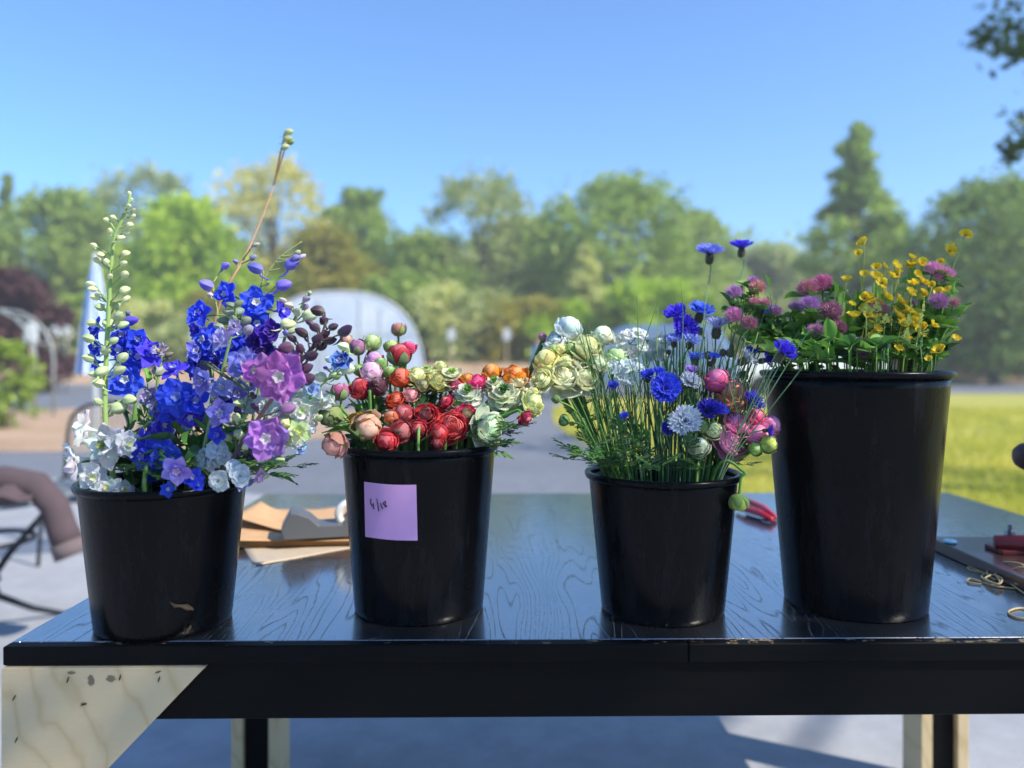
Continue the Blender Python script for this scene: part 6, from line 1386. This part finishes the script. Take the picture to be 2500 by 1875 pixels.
for (x, y, r) in [(1135, 262, 30), (1275, 325, 26), (890, 410, 24), (1435, 480, 27), (1490, 480, 32), (1330, 500, 28), (1140, 680, 36), (1270, 630, 26), (1590, 645, 32), (1245, 790, 28), (1280, 850, 22), (625, 645, 20), (1005, 915, 18), (885, 1225, 24), (1690, 265, 24), (735, 435, 18), (1045, 475, 18), (1500, 440, 18), (1620, 110, 22), (970, 665, 22), (1570, 5, 16), (1345, 560, 20)]:
    cornbud(CC, B3, x, y, r, 'scaly brown green closed cornflower bud on a thin stem', 'closed cornflower buds', T3)
stock(CC, B3, 760, 420, [(690, 390, 62, -40, 30), (750, 350, 64, -10, 50), (830, 345, 66, 20, 45), (845, 420, 60, 40, 20), (735, 455, 54, -10, 5), (800, 480, 56, 10, 0)], ['#eef0ec', '#f0efe6'], 'bright white stock flower cluster behind the thin green stems', 1.33)
stock(CC, B3, 720, 600, [(650, 590, 64, -30, 30), (740, 575, 66, 10, 20), (700, 650, 60, -10, 0), (830, 600, 54, 30, 20), (760, 680, 52, 10, 0)], ['#d9e6ee', '#dde8ea'], 'bluish white stock flower cluster low behind the pale green bud', 1.31)
stock(CC, B3, 970, 440, [(930, 420, 62, -20, 30), (1000, 400, 62, 20, 40), (960, 480, 62, 0, 5), (900, 510, 52, -30, 10), (1010, 500, 52, 30, 5)], ['#dfeae8', '#e6ece6'], 'white stock flower cluster under the violet cornflowers', 1.35)
for i in range(18):
    x = rf.uniform(560, 1720); y = rf.uniform(300, 900) if x > 800 else rf.uniform(650, 950); sx, sy = CC(x, y)
    sprig(B3, sx, sy, 'linear', 3, .085, GREY + DKG, 'thin grey green grassy stem with narrow leaves among the cornflowers', 'grassy stems among the cornflowers', Y=B3.y + rf.uniform(-.07, .08), name='grassy_stem')
for i in range(44):
    x = rf.uniform(430, 1640); y = rf.uniform(620, 960); sx, sy = CC(x, y)
    sprig(B3, sx, sy, 'linear', 4, .09, DKG + GREY[2:], 'short dark green grassy stem deep in the bucket of cornflowers', 'dense grassy stems deep in the bucket', Y=B3.y + rf.uniform(.0, .085), name='grassy_stem')
for (x, y, az) in [(1740, 650, 0), (1850, 560, 0), (1960, 470, 0), (1930, 690, 0), (1600, 380, 0), (1690, 330, 0), (1300, 250, 0)]:
    sx, sy = CC(x, y); sprig(B3, sx, sy, 'linear', 1, .06, GREY, 'long bare green stem leaning out in front of the tall bucket' if x > 1700 else 'long bare grey green stem standing above the cornflowers', 'long leaning stems of the cornflower bucket', Y=1.165 if x > 1700 else 1.25, name='grassy_stem')
for i in range(16):   # the bundle of ranunculus stems with cut leaves, left side
    x = rf.uniform(330, 640); y = rf.uniform(760, 1000); sx, sy = CC(x - (y - 700) * .0, y); sprig(B3, sx, sy, 'lance', 0, .05, GREEN, 'thick smooth green stem in the bundle below the cream ranunculus', 'bundle of green stems', Y=B3.y + rf.uniform(-.09, .02), name='green_stem')
for (x, y, n, L) in [(340, 1250, 3, .05), (420, 1240, 4, .05), (330, 1180, 3, .05), (780, 1120, 4, .055), (700, 1080, 4, .05), (720, 1300, 3, .05), (650, 1260, 3, .05), (850, 1150, 4, .05), (760, 1370, 3, .035), (640, 1380, 3, .035), (1180, 1180, 3, .04), (1250, 1330, 3, .035), (1580, 1290, 3, .04), (1000, 1280, 3, .05), (1100, 1330, 3, .04), (900, 1330, 3, .045), (480, 1150, 3, .05), (560, 1300, 3, .045)]:
    sx, sy = CC(x, y); sprig(B3, sx, sy, 'parsley', n, L * .78, DKG + GREEN[:1], 'sprig of small cut dark green leaves at the bucket mouth', 'leaf sprigs in the cornflower bucket', Y=B3.y - .07 + rf.uniform(-.045, .05))

# ------------------------------------------------------------------ bucket 4: clover and buttercups
T4 = 610
G4 = 'clover in the tall bucket'
PK, PU, WM = '#c87cb0', '#ac76b4', '#bd7c88'
for e in [(395, 522, 58, PU, 'violet pink clover head standing at the side of the tall bucket'), (562, 487, 58, '#c98a8c', 'clover head tinged with warm cream beside the violet pink one'), (530, 440, 40, PU, 'small purple clover head behind the cream tinged one'), (390, 692, 66, PK, 'pink clover head behind the grassy cornflower stems'), (545, 592, 40, '#d0849c', 'small pink clover head above the blue cornflower'), (620, 602, 42, '#d88ca8', 'rosy pink clover head above the blue cornflower'), (502, 752, 62, '#a85c80', 'dull rose clover head low among the grassy stems'),
          (930, 502, 78, '#c07c8c', 'rosy clover head with cream lower florets'), (1042, 462, 76, '#cf6c9e', 'bright pink clover head at the top of its clump'), (940, 622, 78, PU, 'purple clover head in front of its pink neighbours'), (1097, 667, 84, '#9c5c7c', 'dusky rose clover head beside the purple one'), (830, 627, 42, '#a678ac', 'small lilac clover head behind a bud'), (992, 812, 66, '#a66a94', 'pink clover head over the dark leaves'), (1152, 782, 62, '#a05a80', 'rose clover head partly hidden by a leaf'), (1302, 948, 98, '#a4669a', 'largest purple pink clover head, resting near the rim'),
          (1442, 668, 84, '#96646c', 'brownish fading clover head among the buttercups'), (1882, 592, 70, '#b878b0', 'lilac clover head behind the buttercups'), (1848, 352, 58, '#cc90bc', 'pale pink clover head at the top beside the buttercups'), (1922, 402, 76, '#cd86b4', 'large pale pink clover head at the top beside the buttercups'), (1700, 597, 30, '#8a6888', 'tiny purple clover bud among the buttercups'), (700, 660, 46, '#a8709c', 'clover head half hidden behind the blue cornflower'), (2000, 600, 40, '#b8808c', 'small pink clover head at the outer edge')]:
    clover(CD, B4, *e[:4], e[4], G4, T4)
HB = [(1960, 225, 46), (2080, 112, 44), (1345, 168, 44), (1690, 272, 32), (1700, 325, 44), (1762, 320, 46), (1215, 437, 38), (1345, 395, 34), (1415, 415, 42), (1545, 412, 48), (1590, 392, 34), (1720, 395, 36), (1690, 470, 40), (1770, 455, 44), (1680, 530, 42), (1365, 562, 42), (1500, 556, 50), (1592, 580, 42), (1640, 622, 48), (1265, 702, 46), (1350, 642, 36), (1700, 747, 46), (1745, 722, 42), (1780, 792, 46), (1840, 767, 42), (1590, 942, 36), (1892, 955, 50), (1815, 1010, 26), (2010, 865, 34), (1900, 300, 26), (1440, 715, 40), (1662, 660, 44), (1570, 655, 40), (1620, 740, 38), (1842, 470, 28), (1520, 740, 34), (1480, 490, 24), (1420, 605, 24), (1250, 612, 28), (1990, 190, 26), (1660, 860, 30), (1300, 240, 30)]
for i in range(34):
    HB.append((rf.uniform(1260, 1960), rf.uniform(330, 860), rf.uniform(26, 42)))
rf.shuffle(HB); HB.sort(key=lambda t: t[0])
for i in range(0, len(HB), 3):
    buttercup(CD, B4, HB[i:i + 3], 'golden yellow buttercup on a thin branching stem among the clover', 'buttercups in the tall bucket', T4)
for i in range(26):
    x = rf.uniform(1240, 1900); y = rf.uniform(560, 880); sx, sy = CD(x, y); sprig(B4, sx, sy, 'parsley', 1, .022, [hexc('#7d9040'), hexc('#8a9a48'), hexc('#6a8238')], 'thin yellow green buttercup stem without a flower', 'bare buttercup stems', Y=B4.y + rf.uniform(-.1, .06), name='buttercup_plant')
LG = [hexc('#5f8c36'), hexc('#6f9a3a'), hexc('#7ba548'), hexc('#568530')]
for (x, y, k, n, L, dy) in [(650, 490, 'oval', 1, .035, 0), (550, 545, 'tri', 2, .034, 0), (1090, 545, 'oval', 2, .05, -.02), (1130, 560, 'oval', 1, .045, -.02), (1090, 880, 'oval', 1, .055, -.10), (1190, 660, 'oval', 2, .055, 0), (1910, 690, 'oval', 2, .055, -.04), (2040, 700, 'oval', 1, .05, 0), (1390, 1030, 'oval', 2, .05, -.12), (980, 1020, 'oval', 3, .05, -.11), (1090, 1045, 'oval', 2, .045, -.12), (1230, 800, 'oval', 3, .05, -.06), (1990, 520, 'tri', 2, .035, 0), (860, 780, 'oval', 3, .05, -.02), (700, 780, 'tri', 3, .04, 0), (760, 900, 'tri', 3, .04, -.04), (900, 900, 'tri', 3, .045, -.08), (1150, 930, 'oval', 3, .045, -.1), (840, 700, 'tri', 3, .04, .03), (1300, 620, 'tri', 3, .04, .06), (1450, 560, 'tri', 3, .04, .07), (1850, 820, 'tri', 3, .04, -.02), (1900, 880, 'oval', 3, .05, -.03), (1750, 950, 'tri', 3, .04, -.06), (1500, 900, 'tri', 3, .04, .03), (640, 650, 'tri', 3, .035, .03), (480, 620, 'tri', 3, .035, .02), (420, 600, 'tri', 2, .035, .04), (1700, 430, 'tri', 2, .035, .06), (1960, 780, 'tri', 3, .038, .0), (1050, 740, 'oval', 3, .05, -.01), (780, 1000, 'tri', 3, .04, -.1), (860, 1040, 'tri', 2, .04, -.11), (1240, 1040, 'tri', 2, .035, -.12), (1600, 1000, 'tri', 3, .035, -.08), (1850, 990, 'tri', 3, .035, -.06)]:
    sx, sy = CD(x, y); sprig(B4, sx, sy, k, n, L * .72, LG, {'oval': 'sprig of broad oval green clover leaves', 'tri': 'three lobed green clover leaf sprig between the flower heads'}[k], 'clover leaf sprigs', Y=B4.y + dy + .035 + rf.uniform(-.01, .01), name='clover_leaf')
for i in range(22):
    x = rf.uniform(600, 1900); y = rf.uniform(700, 960); sx, sy = CD(x, y)
    sprig(B4, sx, sy, 'tri', 3, .034, DKG + GREEN, 'dark green clover leaf deep inside the tall bucket', 'clover leaves deep in the tall bucket', Y=B4.y + rf.uniform(.03, .10), name='clover_leaf')
for i in range(26):
    x = rf.uniform(640, 1960); y = rf.uniform(930, 1040); sx, sy = CD(x, y)
    sprig(B4, sx, sy, 'tri', 2, .028, DKG + GREEN, 'low green clover leaf just above the rim of the tall bucket', 'low clover leaves at the rim of the tall bucket', Y=B4.y + rf.uniform(-.11, .08), name='clover_leaf')
